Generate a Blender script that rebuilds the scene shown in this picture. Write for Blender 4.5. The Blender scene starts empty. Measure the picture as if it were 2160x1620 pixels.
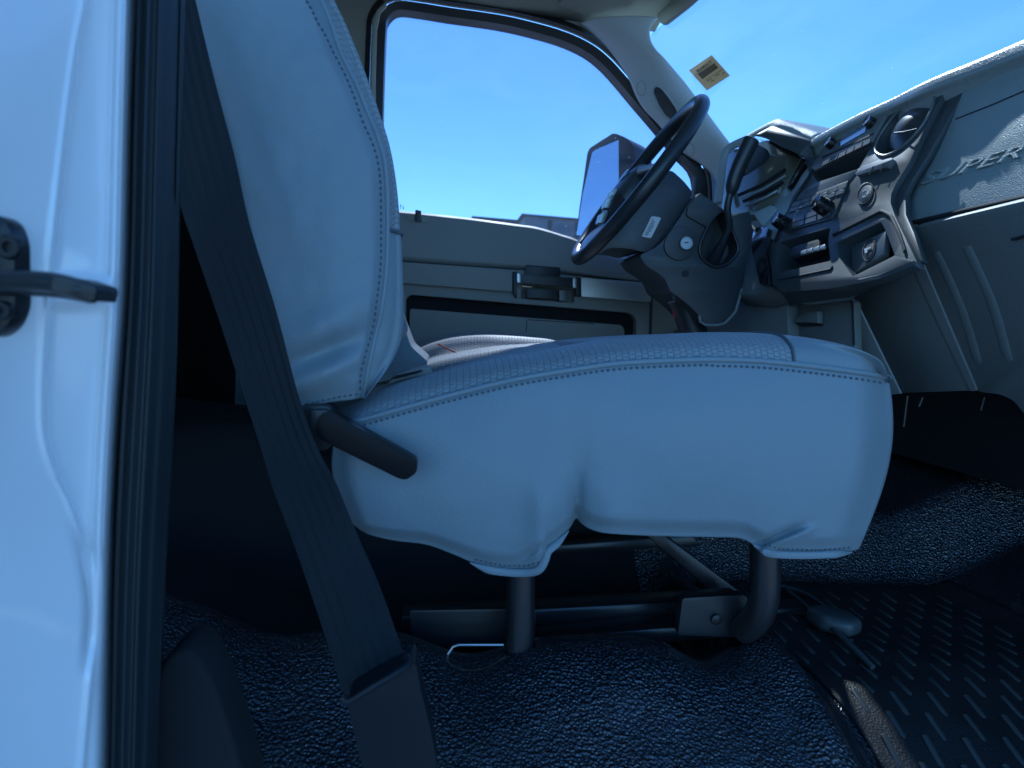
import bpy, bmesh, math, random
from mathutils import Vector, Matrix, noise
from mathutils.bvhtree import BVHTree
from mathutils.geometry import tessellate_polygon
R = math.radians
random.seed(4)
S = bpy.context.scene
COL = S.collection

# ------------------------------------------------------------------ camera, sky, sun, exposure
FPX = 1514.0
cam_d = bpy.data.cameras.new('camera'); cam = bpy.data.objects.new('camera', cam_d); COL.objects.link(cam)
cam_d.sensor_width = 36.0; cam_d.lens = FPX / 2160 * 36.0
cam_d.clip_start = 0.02; cam_d.clip_end = 3000
CR = (Matrix.Rotation(R(-6.03), 3, 'Z') @ Matrix.Rotation(R(90 - 4.6), 3, 'X') @ Matrix.Rotation(R(4.0), 3, 'Z'))
cam.matrix_world = CR.to_4x4()
cam_d.dof.use_dof = True; cam_d.dof.focus_distance = 1.0; cam_d.dof.aperture_fstop = 9.0
S.camera = cam
world = bpy.data.worlds.new('World'); S.world = world; world.use_nodes = True
SUN_EL, SUN_AZ = 43.0, 83.0        # azimuth from the truck's nose (+X) towards the driver's side (+Y)
wn = world.node_tree.nodes; wl = world.node_tree.links
bg = wn['Background']; sk = wn.new('ShaderNodeTexSky'); sk.sky_type = 'NISHITA'; sk.sun_disc = False
sk.sun_elevation = R(SUN_EL); sk.sun_rotation = R(90 - SUN_AZ)
sk.air_density = 1.0; sk.dust_density = 0.2; sk.ozone_density = 6.0; sk.altitude = 1500.0
S.view_settings.use_white_balance = True; S.view_settings.white_balance_tint = -4.0; S.view_settings.white_balance_temperature = 4850.0
wl.new(sk.outputs[0], bg.inputs[0]); bg.inputs[1].default_value = 0.15
sun_d = bpy.data.lights.new('sun', 'SUN'); sun = bpy.data.objects.new('sun', sun_d); COL.objects.link(sun)
sun_d.energy = 3.4; sun_d.angle = R(0.5); sun_d.color = (1.0, 0.91, 0.72)
sd = Vector((math.cos(R(SUN_EL)) * math.cos(R(SUN_AZ)), math.cos(R(SUN_EL)) * math.sin(R(SUN_AZ)), math.sin(R(SUN_EL))))
sun.rotation_euler = sd.to_track_quat('Z', 'Y').to_euler()
S.view_settings.view_transform = 'Standard'; S.view_settings.look = 'None'
S.view_settings.exposure = 0.95; S.view_settings.gamma = 1.0
S.render.engine = 'CYCLES'
S.cycles.use_denoising = True
S.cycles.max_bounces = 10; S.cycles.diffuse_bounces = 6; S.cycles.transparent_max_bounces = 16
S.cycles.caustics_reflective = False; S.cycles.caustics_refractive = False
S.cycles.sample_clamp_indirect = 6

# ------------------------------------------------------------------ rays: a point of the photo and a distance make a place
YV = Vector((0, 1, 0))
def ray(px, py): return CR @ Vector(((px - 1080) / FPX, -(py - 810) / FPX, -1))
def P(px, py, Y):
    d = ray(px, py); return d * (Y / d.y)
def PZ(px, py, z):
    d = ray(px, py); return d * (z / d.z)
def PL(px, py, pl, off=0.0):
    co, no = pl; d = ray(px, py); return d * ((co + no * off).dot(no) / d.dot(no))
def plane(a, b, c):
    n = (b - a).cross(c - a).normalized()
    if n.dot(a) > 0: n = -n
    return (a, n)
def zb(x, y): return (1560 + x / 3.6, 150 + y / 3.6)      # coordinates read in enlarged crops
def za(x, y): return (1200 + x / 3.857, 150 + y / 3.857)
def zc(x, y): return (820 + x / 3.6, 430 + y / 3.6)
def zd(x, y): return (1180 + x / 4.32, 380 + y / 4.32)
def ze(x, y): return (1340 + x / 5.4, y / 5.4)
def zf(x, y): return (700 + x / 2.893, y / 2.893)
def zh(x, y): return (1560 + x / 3.6, 550 + y / 3.6)
def lerp(a, b, t): return a + (b - a) * t
def sst(a, b, x):
    t = min(1, max(0, (x - a) / (b - a))); return t * t * (3 - 2 * t)
def interp(tab, x):
    if x <= tab[0][0]: return tab[0][1]
    for (a, va), (b, vb) in zip(tab, tab[1:]):
        if x <= b: return va + (vb - va) * (x - a) / (b - a)
    return tab[-1][1]
def catmull(pts, n=8, closed=False):
    pts = [Vector(p) for p in pts]; N = len(pts); out = []
    for i in range(N if closed else N - 1):
        if closed: p0, p1, p2, p3 = pts[i - 1], pts[i], pts[(i + 1) % N], pts[(i + 2) % N]
        else: p0, p1, p2, p3 = pts[max(i - 1, 0)], pts[i], pts[i + 1], pts[min(i + 2, N - 1)]
        for k in range(n):
            t = k / n
            out.append(0.5 * ((2 * p1) + (p2 - p0) * t + (2 * p0 - 5 * p1 + 4 * p2 - p3) * t * t + (3 * p1 - p0 - 3 * p2 + p3) * t ** 3))
    if not closed: out.append(pts[-1])
    return out
def sinterp(tab, n=6):
    """smooth table: x increasing"""
    c = catmull(tab, n); return [(p[0], p[1]) for p in c]
def resample(pts, n):
    pts = [Vector(p) for p in pts]; L = [0]
    for a, b in zip(pts, pts[1:]): L.append(L[-1] + (b - a).length)
    out = []; j = 0
    for i in range(n):
        s = L[-1] * i / (n - 1)
        while j < len(L) - 2 and L[j + 1] < s: j += 1
        t = (s - L[j]) / max(1e-9, L[j + 1] - L[j]); out.append(pts[j].lerp(pts[j + 1], min(1, t)))
    return out
def rounded(pts, r, seg=4):
    """polygon in photo coordinates with its corners rounded by r"""
    pts = [Vector(p[:2]) for p in pts]; N = len(pts); out = []
    for i in range(N):
        a, b, c = pts[i - 1], pts[i], pts[(i + 1) % N]
        l1, l2 = (a - b).length, (c - b).length; rr = min(r, l1 * .45, l2 * .45)
        s, e = b + (a - b).normalized() * rr, b + (c - b).normalized() * rr
        for k in range(seg + 1):
            t = k / seg; out.append(s * (1 - t) ** 2 + b * 2 * t * (1 - t) + e * t * t)
    return [(p.x, p.y) for p in out]
def offset(pts, d):
    pts = [Vector(p[:2]) for p in pts]; N = len(pts)
    A = sum(pts[i - 1].x * pts[i].y - pts[i].x * pts[i - 1].y for i in range(N)); sg = 1 if A > 0 else -1
    out = []
    for i in range(N):
        t = (pts[(i + 1) % N] - pts[i - 1]).normalized(); out.append(pts[i] + Vector((t.y, -t.x)) * d * sg)
    return [(p.x, p.y) for p in out]

# ------------------------------------------------------------------ mesh helpers
def link(name, me, m, parent=None):
    o = bpy.data.objects.new(name, me); COL.objects.link(o)
    if m is not None and not me.materials: me.materials.append(m)
    if parent is not None: o.parent = parent
    return o
def root_loc(o):
    v = Vector((0, 0, 0))
    while o is not None: v += o.location; o = o.parent
    return v
def obj(name, bm, m, parent=None, ang=38, mats=None, solid=0):
    bmesh.ops.recalc_face_normals(bm, faces=bm.faces)
    if solid:
        bm.normal_update()
        if sum(f.normal.dot(f.calc_center_median()) * f.calc_area() for f in bm.faces) > 0: bmesh.ops.reverse_faces(bm, faces=bm.faces[:])
        solid = abs(solid)
    me = bpy.data.meshes.new(name); off = root_loc(parent)
    for v in bm.verts: v.co -= off
    bm.to_mesh(me); bm.free()
    for p in me.polygons: p.use_smooth = True
    me.set_sharp_from_angle(angle=R(ang))
    if mats:
        for q in mats: me.materials.append(q)
    o = link(name, me, m, parent)
    if solid:
        s = o.modifiers.new('solid', 'SOLIDIFY'); s.thickness = solid; s.offset = -1
    return o
def thing(name, label, cat, loc=(0, 0, 0), group=None):
    o = bpy.data.objects.new(name, None); COL.objects.link(o); o.location = loc; o.empty_display_size = .05
    return tag(o, label, cat, group)
def tag(o, label=None, cat=None, group=None, kind=None):
    if label: o['label'] = label
    if cat: o['category'] = cat
    if group: o['group'] = group
    if kind: o['kind'] = kind
    return o
def bev(bm, w, seg=2, ang=30):
    es = [e for e in bm.edges if len(e.link_faces) == 2 and e.calc_face_angle(0) > R(ang)]
    if es and w > 0: bmesh.ops.bevel(bm, geom=es, offset=w, segments=seg, profile=.5, affect='EDGES', clamp_overlap=True)
    return bm
def add_prism(bm, loop, ext):
    """loop: 3-D points, ext: vector"""
    a = [bm.verts.new(p) for p in loop]; b = [bm.verts.new(Vector(p) + ext) for p in loop]; N = len(a)
    tris = tessellate_polygon([[Vector(p) for p in loop]])
    if len(loop) <= 4:
        bm.faces.new(a); bm.faces.new(b[::-1])
    else:
        for t in tris:
            try: bm.faces.new([a[i] for i in t]); bm.faces.new([b[i] for i in reversed(t)])
            except ValueError: pass
    for i in range(N): bm.faces.new((a[i], a[(i + 1) % N], b[(i + 1) % N], b[i]))
    return bm
def prism(loop, ext, w=0, seg=2):
    bm = bmesh.new(); add_prism(bm, loop, ext); bmesh.ops.recalc_face_normals(bm, faces=bm.faces)
    return bev(bm, w, seg)
def panel(loops, n, th, depths, w=0, seg=2):
    """a slab with pockets: loops[0] outline, the others pocket outlines sunk by depths"""
    bm = bmesh.new(); L = [[bm.verts.new(p) for p in lp] for lp in loops]; flat = [v for l in L for v in l]
    for t in tessellate_polygon([[Vector(p) for p in lp] for lp in loops]):
        try: bm.faces.new([flat[i] for i in t])
        except ValueError: pass
    for k, l in enumerate(L):
        d = th if k == 0 else depths[k - 1]
        cap = True
        if d < 0: cap = False; d = -d
        bk = [bm.verts.new(v.co - n * d) for v in l]
        for i in range(len(l)): bm.faces.new((l[i], l[(i + 1) % len(l)], bk[(i + 1) % len(l)], bk[i]))
        if k > 0 and cap:
            for t in tessellate_polygon([[v.co for v in bk]]):
                try: bm.faces.new([bk[i] for i in t])
                except ValueError: pass
    bmesh.ops.recalc_face_normals(bm, faces=bm.faces)
    return bev(bm, w, seg)
def add_tube(bm, path, r, seg=10, closed=False, cap=True, flat=1.0, up=None):
    path = [Vector(p) for p in path]; N = len(path); rings = []
    prev = None
    for i, p in enumerate(path):
        if closed: t = path[(i + 1) % N] - path[i - 1]
        else: t = path[min(i + 1, N - 1)] - path[max(i - 1, 0)]
        t.normalize()
        if prev is None:
            u = Vector(up) if up is not None else (Vector((0, 0, 1)) if abs(t.z) < .9 else Vector((0, 1, 0)))
        else: u = prev
        u = (u - t * u.dot(t)).normalized(); prev = u; w = t.cross(u)
        rr = r[i] if isinstance(r, (list, tuple)) else r
        rings.append([bm.verts.new(p + u * math.cos(2 * math.pi * k / seg) * rr + w * math.sin(2 * math.pi * k / seg) * rr * flat) for k in range(seg)])
    for i in range(N if closed else N - 1):
        a, b = rings[i], rings[(i + 1) % N]
        for k in range(seg): bm.faces.new((a[k], a[(k + 1) % seg], b[(k + 1) % seg], b[k]))
    if cap and not closed: bm.faces.new(rings[0][::-1]); bm.faces.new(rings[-1])
    return bm
def tube(path, r, **k): return add_tube(bmesh.new(), path, r, **k)
def add_box(bm, a, b):
    x0, y0, z0 = a; x1, y1, z1 = b
    v = [bm.verts.new(p) for p in ((x0, y0, z0), (x1, y0, z0), (x1, y1, z0), (x0, y1, z0), (x0, y0, z1), (x1, y0, z1), (x1, y1, z1), (x0, y1, z1))]
    for f in ((0, 3, 2, 1), (4, 5, 6, 7), (0, 1, 5, 4), (1, 2, 6, 5), (2, 3, 7, 6), (3, 0, 4, 7)): bm.faces.new([v[i] for i in f])
    return bm
def box(a, b, w=0): return bev(add_box(bmesh.new(), a, b), w)
def add_cyl(bm, c, axis, prof, seg=28):
    """lathe round axis: prof = [(distance along axis, radius)]"""
    axis = Vector(axis).normalized(); u = axis.orthogonal().normalized(); w = axis.cross(u); rings = []
    for h, r in prof: rings.append([bm.verts.new(c + axis * h + (u * math.cos(2 * math.pi * k / seg) + w * math.sin(2 * math.pi * k / seg)) * max(r, 1e-5)) for k in range(seg)])
    for a, b in zip(rings, rings[1:]):
        for k in range(seg): bm.faces.new((a[k], a[(k + 1) % seg], b[(k + 1) % seg], b[k]))
    bm.faces.new(rings[0][::-1]); bm.faces.new(rings[-1]); return bm
def cyl(c, axis, prof, seg=28): return add_cyl(bmesh.new(), c, axis, prof, seg)
def grid(fn, nu, nv, uvfn=None, bm=None, mi=None):
    bm = bm or bmesh.new(); V = [[bm.verts.new(fn(i / nu, j / nv)) for j in range(nv + 1)] for i in range(nu + 1)]
    uv = bm.loops.layers.uv.verify() if uvfn else None
    for i in range(nu):
        for j in range(nv):
            f = bm.faces.new((V[i][j], V[i + 1][j], V[i + 1][j + 1], V[i][j + 1]))
            if uv:
                for l, (a, b) in zip(f.loops, ((i, j), (i + 1, j), (i + 1, j + 1), (i, j + 1))): l[uv].uv = uvfn(a / nu, b / nv)
            if mi: f.material_index = mi((i + .5) / nu, (j + .5) / nv)
    return bm
def bvh(o):
    off = root_loc(o.parent); me = o.data
    return BVHTree.FromPolygons([v.co + off for v in me.vertices], [list(p.vertices) for p in me.polygons])
def hit(tree, px, py):
    r = tree.ray_cast(Vector((0, 0, 0)), ray(px, py).normalized()); return r[0], r[1]
def stitches(tree, path, step, ln, r, lift=.0004):
    bm = bmesh.new(); pts = resample([(x, y, 0) for x, y in path], max(2, int(sum((Vector(a) - Vector(b)).length for a, b in zip(path, path[1:])) / step)))
    last = None
    for a, b in zip(pts, pts[1:]):
        d = b - a; m0 = a + d * (.5 - ln / 2); m1 = a + d * (.5 + ln / 2)
        p, n = hit(tree, m0.x, m0.y); q, _ = hit(tree, m1.x, m1.y)
        if p is None or q is None or (p - q).length > .03: continue
        tow = -ray(m0.x, m0.y).normalized() * lift
        add_tube(bm, [p + tow * .2, p + tow + (q - p) * .25, p + tow + (q - p) * .75, q + tow * .2], [r * .4, r, r, r * .4], seg=6)
    return bm
def text2d(body, shear=0.0, bold=0.0):
    c = bpy.data.curves.new('lettering', 'FONT'); c.body = body; c.shear = shear; c.offset = bold; c.resolution_u = 3
    o = bpy.data.objects.new('lettering', c); COL.objects.link(o)
    bpy.context.view_layer.update()
    me = bpy.data.meshes.new_from_object(o); bpy.data.objects.remove(o); bpy.data.curves.remove(c)
    xs = [v.co.x for v in me.vertices]; ys = [v.co.y for v in me.vertices]; x0, x1, y0, y1 = min(xs), max(xs), min(ys), max(ys)
    vs = [((v.co.x - x0) / (x1 - x0), (v.co.y - y0) / (y1 - y0)) for v in me.vertices]; fs = [list(p.vertices) for p in me.polygons]
    bpy.data.meshes.remove(me); return vs, fs
def add_text(bm, body, p00, p10, p01, p11, th, n, shear=0.0, bold=0.0):
    """letters mapped on the quad p00 (start, base) p10 (end, base) p01 (start, top) p11"""
    vs, fs = text2d(body, shear, bold); t = bmesh.new()
    vv = [t.verts.new(p00.lerp(p10, x).lerp(p01.lerp(p11, x), y)) for x, y in vs]
    for f in fs:
        try: t.faces.new([vv[i] for i in f])
        except ValueError: pass
    g = bmesh.ops.extrude_face_region(t, geom=t.faces[:])
    for v in g['geom']:
        if isinstance(v, bmesh.types.BMVert): v.co += n * th
    me = bpy.data.meshes.new('t'); t.to_mesh(me); t.free(); bm.from_mesh(me); bpy.data.meshes.remove(me); return bm

# ------------------------------------------------------------------ materials
def mat(name, base, rough=.5, metal=0, coat=0, grain=None, var=.06, spec=.5, sheen=0, rvar=.08):
    """grain = (kind, cells per metre, depth in metres)"""
    m = bpy.data.materials.new(name); m.use_nodes = True; n = m.node_tree.nodes; l = m.node_tree.links; b = n['Principled BSDF']
    b.inputs['Roughness'].default_value = rough; b.inputs['Metallic'].default_value = metal
    b.inputs['Coat Weight'].default_value = coat; b.inputs['Coat Roughness'].default_value = .06
    b.inputs['Specular IOR Level'].default_value = spec; b.inputs['Sheen Weight'].default_value = sheen
    tc = n.new('ShaderNodeTexCoord'); nz = n.new('ShaderNodeTexNoise'); nz.inputs['Scale'].default_value = 9; nz.inputs['Detail'].default_value = 5
    l.new(tc.outputs['Object'], nz.inputs['Vector'])
    mx = n.new('ShaderNodeMix'); mx.data_type = 'RGBA'; l.new(nz.outputs[0], mx.inputs['Factor'])
    mx.inputs['A'].default_value = [c * (1 - var) for c in base] + [1]; mx.inputs['B'].default_value = [min(1, c * (1 + var)) for c in base] + [1]
    l.new(mx.outputs['Result'], b.inputs['Base Color'])
    mr = n.new('ShaderNodeMapRange'); l.new(nz.outputs[0], mr.inputs['Value'])
    mr.inputs['From Min'].default_value = .3; mr.inputs['From Max'].default_value = .7
    mr.inputs['To Min'].default_value = max(0.02, rough - rvar); mr.inputs['To Max'].default_value = min(1, rough + rvar)
    l.new(mr.outputs[0], b.inputs['Roughness'])
    if grain:
        kind, sc, dep = grain
        bp = n.new('ShaderNodeBump'); bp.inputs['Distance'].default_value = dep; bp.inputs['Strength'].default_value = 1
        if kind == 'leather':
            v = n.new('ShaderNodeTexVoronoi'); v.feature = 'SMOOTH_F1'; v.inputs['Scale'].default_value = sc; v.inputs['Smoothness'].default_value = .35
            w = n.new('ShaderNodeTexNoise'); w.inputs['Scale'].default_value = sc * .7; w.inputs['Detail'].default_value = 3
            ad = n.new('ShaderNodeVectorMath'); ad.operation = 'MULTIPLY_ADD'; ad.inputs[1].default_value = (.9 / sc,) * 3
            l.new(tc.outputs['Object'], w.inputs['Vector']); l.new(w.outputs['Color'], ad.inputs[0]); l.new(tc.outputs['Object'], ad.inputs[2])
            l.new(ad.outputs[0], v.inputs['Vector']); l.new(v.outputs['Distance'], bp.inputs['Height'])
        elif kind == 'noise':
            v = n.new('ShaderNodeTexNoise'); v.inputs['Scale'].default_value = sc; v.inputs['Detail'].default_value = 4
            l.new(tc.outputs['Object'], v.inputs['Vector']); l.new(v.outputs[0], bp.inputs['Height'])
        elif kind == 'weave':
            v = n.new('ShaderNodeTexBrick'); l.new(tc.outputs['UV'], v.inputs['Vector'])
            v.inputs['Scale'].default_value = 1; v.inputs['Brick Width'].default_value = .0052; v.inputs['Row Height'].default_value = .0062
            v.inputs['Mortar Size'].default_value = .0006; v.inputs['Mortar Smooth'].default_value = .7
            v.inputs['Color1'].default_value = (1, 1, 1, 1); v.inputs['Color2'].default_value = (.85, .85, .85, 1); v.inputs['Mortar'].default_value = (0, 0, 0, 1)
            l.new(v.outputs['Color'], bp.inputs['Height'])
            m2 = n.new('ShaderNodeMix'); m2.data_type = 'RGBA'; m2.blend_type = 'MULTIPLY'; m2.inputs['Factor'].default_value = .30
            l.new(mx.outputs['Result'], m2.inputs['A']); l.new(v.outputs['Color'], m2.inputs['B']); l.new(m2.outputs['Result'], b.inputs['Base Color'])
        elif kind == 'belt':
            v = n.new('ShaderNodeTexWave'); v.inputs['Scale'].default_value = 1; v.bands_direction = 'X'
            mp = n.new('ShaderNodeMapping'); mp.inputs['Scale'].default_value = (sc, sc, sc); l.new(tc.outputs['UV'], mp.inputs[0])
            l.new(mp.outputs[0], v.inputs['Vector']); v.inputs['Distortion'].default_value = .4; l.new(v.outputs[0], bp.inputs['Height'])
        l.new(bp.outputs[0], b.inputs['Normal'])
    return m
def glass(name, tint, refl=1.0, dust=.03):
    m = bpy.data.materials.new(name); m.use_nodes = True; n = m.node_tree.nodes; l = m.node_tree.links
    for q in list(n):
        if q.type != 'OUTPUT_MATERIAL': n.remove(q)
    out = [q for q in n if q.type == 'OUTPUT_MATERIAL'][0]
    t = n.new('ShaderNodeBsdfTransparent'); t.inputs[0].default_value = (*tint, 1); g = n.new('ShaderNodeBsdfGlossy'); g.inputs['Roughness'].default_value = .01
    f = n.new('ShaderNodeFresnel'); f.inputs[0].default_value = 1.45; mu = n.new('ShaderNodeMath'); mu.operation = 'MULTIPLY'; mu.inputs[1].default_value = refl
    geo = n.new('ShaderNodeNewGeometry'); inv = n.new('ShaderNodeMath'); inv.operation = 'SUBTRACT'; inv.inputs[0].default_value = 1
    l.new(geo.outputs['Backfacing'], inv.inputs[1]); mu2 = n.new('ShaderNodeMath'); mu2.operation = 'MULTIPLY'
    l.new(f.outputs[0], mu.inputs[0]); l.new(mu.outputs[0], mu2.inputs[0]); l.new(inv.outputs[0], mu2.inputs[1])
    mx = n.new('ShaderNodeMixShader'); l.new(mu2.outputs[0], mx.inputs[0]); l.new(t.outputs[0], mx.inputs[1]); l.new(g.outputs[0], mx.inputs[2]); tc = n.new('ShaderNodeTexCoord'); nz = n.new('ShaderNodeTexNoise'); nz.inputs['Scale'].default_value = 3.5; nz.inputs['Detail'].default_value = 6; nz.inputs['Distortion'].default_value = 1.2
    mp = n.new('ShaderNodeMapping'); mp.inputs['Rotation'].default_value = (0, .6, .3); mp.inputs['Scale'].default_value = (1, .35, 2.2); l.new(tc.outputs['Object'], mp.inputs[0]); l.new(mp.outputs[0], nz.inputs['Vector'])
    a1 = n.new('ShaderNodeMapRange'); a1.inputs['From Min'].default_value = .42; a1.inputs['From Max'].default_value = .75; a1.inputs['To Min'].default_value = dust * .3; a1.inputs['To Max'].default_value = dust * 2.5; l.new(nz.outputs[0], a1.inputs['Value'])
    vo = n.new('ShaderNodeTexVoronoi'); vo.inputs['Scale'].default_value = 30; l.new(tc.outputs['Object'], vo.inputs['Vector'])
    a2 = n.new('ShaderNodeMapRange'); a2.inputs['From Min'].default_value = .02; a2.inputs['From Max'].default_value = .05; a2.inputs['To Min'].default_value = .35; a2.inputs['To Max'].default_value = 0; l.new(vo.outputs['Distance'], a2.inputs['Value'])
    ad = n.new('ShaderNodeMath'); ad.operation = 'ADD'; ad.use_clamp = True; l.new(a1.outputs[0], ad.inputs[0]); l.new(a2.outputs[0], ad.inputs[1])
    tr = n.new('ShaderNodeBsdfTranslucent'); tr.inputs[0].default_value = (.8, .82, .82, 1)
    m3 = n.new('ShaderNodeMixShader'); l.new(ad.outputs[0], m3.inputs[0]); l.new(mx.outputs[0], m3.inputs[1]); l.new(tr.outputs[0], m3.inputs[2]); l.new(m3.outputs[0], out.inputs[0])
    return m
M = dict(
    paint=mat('white_paint', (.80, .81, .82), .25, coat=1, var=.01, rvar=.03, grain=('noise', 1500, .00003)),
    seal=mat('seal_rubber', (.018, .024, .028), .55, grain=('noise', 300, .0002)),
    striker=mat('striker_steel', (.02, .021, .023), .32, metal=.3, grain=('noise', 250, .0003)),
    belt=mat('belt_webbing', (.014, .017, .02), .75, grain=('noise', 1400, .0004), spec=.3),
    anchor=mat('anchor_plastic', (.013, .015, .019), .40, spec=.2, grain=('noise', 900, .00015)),
    vinyl=mat('seat_vinyl', (.215, .255, .28), .50, grain=('leather', 750, .00028), var=.05, sheen=.15),
    weave=mat('seat_weave', (.27, .30, .315), .55, grain=('weave', 1, .0006), var=.05, sheen=.15),
    stitch=mat('seat_thread', (.09, .105, .12), .6),
    dark=mat('black_plastic', (.018, .02, .023), .42, grain=('noise', 900, .0001)),
    lever=mat('lever_plastic', (.006, .007, .009), .36, spec=.12, grain=('noise', 1200, .0001)),
    steel=mat('black_steel', (.03, .03, .032), .32, metal=.3, grain=('noise', 200, .0001)),
    bare=mat('bare_steel', (.42, .43, .44), .35, metal=.9),
    floor=mat('floor_rubber', (.012, .015, .020), .20, grain=('leather', 290, .0026), var=.12, spec=1.0, coat=.4),
    rib=mat('rib_rubber', (.045, .05, .05), .4),
    padtop=mat('dash_top_vinyl', (.34, .37, .35), .30, grain=('leather', 500, .0004), spec=.9),
    pillar=mat('pillar_trim_grey', (.58, .64, .66), .5, grain=('noise', 900, .0001)),
    felt_shade=mat('pocket_felt_and_shade', (.012, .013, .015), .95),  # pocket felt; also blackens the sheets under and behind the seat
    matrub=mat('mat_rubber', (.012, .013, .014), .5, grain=('leather', 400, .0005)),
    trim=mat('grey_trim', (.30, .305, .275), .55, grain=('leather', 900, .00025)),
    dash=mat('dash_grey', (.35, .40, .39), .52, grain=('leather', 650, .0005)),
    bezel=mat('bezel_grey', (.42, .47, .48), .42, grain=('noise', 900, .00012)),
    stack=mat('stack_charcoal', (.062, .070, .072), .42, grain=('noise', 900, .00015)),
    lowdash=mat('lower_dash', (.22, .235, .225), .5, grain=('leather', 800, .0003)),
    lining=mat('roof_lining', (.30, .31, .25), .85, grain=('noise', 1500, .0004)),
    cream=mat('cream_strip', (.42, .42, .36), .6),
    gloss=mat('gloss_black', (.01, .011, .013), .12, coat=.5),
    silver=mat('silver_trim', (.52, .55, .54), .36, metal=.5),
    shroud=mat('shroud_plastic', (.045, .05, .052), .42, grain=('noise', 900, .00015)),
    barrel=mat('vent_plastic', (.05, .055, .06), .30),
    radio=mat('radio_grey', (.20, .21, .20), .35),  # grey lightened to imitate the sheen reflected on the radio
    button=mat('button_grey', (.15, .16, .16), .35),
    wheel=mat('wheel_urethane', (.028, .032, .036), .34, grain=('noise', 1300, .0001)),
    white=mat('label_white', (.75, .75, .75), .6), ink=mat('ink', (.02, .02, .025), .7),
    display=mat('display', (.10, .17, .28), .06, coat=1),
    badge=mat('badge', (.25, .33, .42), .25, metal=.5),
    gauge=mat('gauge_lens', (.16, .16, .12), .18, coat=.6, var=.2),  # tan base colours in the warm reflection on the lens
    mirror=mat('mirror_glass', (.8, .83, .86), .02, metal=1, var=0, rvar=0),
    asphalt=mat('concrete', (.30, .31, .32), .9, grain=('noise', 60, .01), var=.15),
    wall=mat('building_wall', (.26, .28, .29), .8, var=.05), brown=mat('roof_unit_brown', (.12, .10, .09), .8), roofm=mat('building_trim', (.16, .17, .17), .7),
    red=mat('red_plastic', (.35, .03, .02), .4), thinglass=glass('window_glass', (.70, .69, .77), .4, .008), windscreen=glass('windscreen_glass', (.60, .60, .70), .5),
)
st = bpy.data.materials.new('sticker_paper'); st.use_nodes = True
_n = st.node_tree.nodes; _l = st.node_tree.links; _b = _n['Principled BSDF']; _b.inputs['Base Color'].default_value = (.62, .55, .32, 1); _b.inputs['Roughness'].default_value = .6
_t = _n.new('ShaderNodeBsdfTranslucent'); _t.inputs[0].default_value = (.60, .53, .33, 1); _m = _n.new('ShaderNodeMixShader'); _m.inputs[0].default_value = .55
_l.new(_b.outputs[0], _m.inputs[1]); _l.new(_t.outputs[0], _m.inputs[2]); _l.new(_m.outputs[0], _n['Material Output'].inputs[0]); M['sticker'] = st

# ------------------------------------------------------------------ outside: ground, far buildings
GZ = -1.30
g = obj('ground', box((-900, -900, GZ - 1), (900, 900, GZ)), M['asphalt']); tag(g, kind='structure')
def far_box(px0, px1, pytop, Y, depth, zbot=GZ):
    a, b = P(px0, pytop, Y), P(px1, pytop, Y); return Vector((min(a.x, b.x), Y, zbot)), Vector((max(a.x, b.x), Y + depth, (a.z + b.z) / 2))
t = thing('warehouse', 'pale grey low building with a plain flat roof seen beside the door mirror', 'building', (P(1160, 480, 60).x, 60, GZ))
a, b = far_box(1105, 1900, 490, 60, 30); obj('wall', box(a, b), M['wall'], t)
a2, b2 = Vector((a.x - .3, a.y - .3, b.z)), Vector((b.x + .3, b.y + .3, b.z + .12)); obj('roof_edge', box(a2, b2), M['roofm'], t)
for k in range(14):
    x = a.x + 2 + k * 2.3; obj('downpipe', box((x, a.y - .15, GZ), (x + .25, a.y, b.z - .2)), M['brown'], t)
t = thing('brick_building', 'small brown flat roofed building showing over the door sill', 'building', (P(1045, 465, 48).x, 48, GZ))
a, b = far_box(1000, 1090, 463, 48, 9); obj('wall', box(a, b), M['brown'], t)
obj('roof_edge', box((a.x - .15, a.y - .15, b.z), (b.x + .15, b.y + .15, b.z + .08)), M['roofm'], t)
xx = P(1060, 465, 48).x; obj('downpipe', box((xx, a.y - .12, GZ), (xx + .18, a.y, b.z)), M['roofm'], t)

# ------------------------------------------------------------------ floor of the cab (rubber covering)
FZ = -0.375
EDGE = [(.55, .425), (.66, .425), (.83, .405), (1.0, .385), (2.0, .36)]
def floor_z(x, y):
    z = FZ + .035 * (1 - sst(-.03, .035, x - interp(EDGE, y)))                            # the seat stands on a raised plateau
    z += .014 * math.exp(-((x - interp(EDGE, y) + .022) / .024) ** 2) * sst(.56, .64, y) * (1 - sst(.92, 1.0, y))
    z -= .065 * sst(.742, .80, y) * (1 - sst(1.0, 1.1, y)) * (1 - sst(-.06, .01, x - interp(EDGE, y)))
    z += .015 * math.exp(-((x - .20) / .16) ** 2 - ((y - .72) / .07) ** 2)
    z -= .020 * math.exp(-((x - .055) / .05) ** 2 - ((y - .74) / .08) ** 2)
    z -= .022 * math.exp(-((x - .305) / .035) ** 2 - ((y - .78) / .06) ** 2)
    z += .018 * math.exp(-((x + .07) / .07) ** 2 - ((y - .72) / .07) ** 2)
    z += .10 * sst(1.05, 1.17, y) * (1 - sst(1.42, 1.56, y))                              # tunnel
    z += .55 * max(0, x - .80) ** 1.15 * 1.1
    z -= .10 * min(1, max(0, (.765 - y) / .26)) ** 1.5 + .03 * sst(.58, .50, y)
    z += .05 * sst(-.12, -.30, x)
    z += .006 * noise.noise(Vector((x * 7, y * 9, 3))) + .0022 * noise.noise(Vector((x * 24, y * 24, 7)))
    return z
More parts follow.
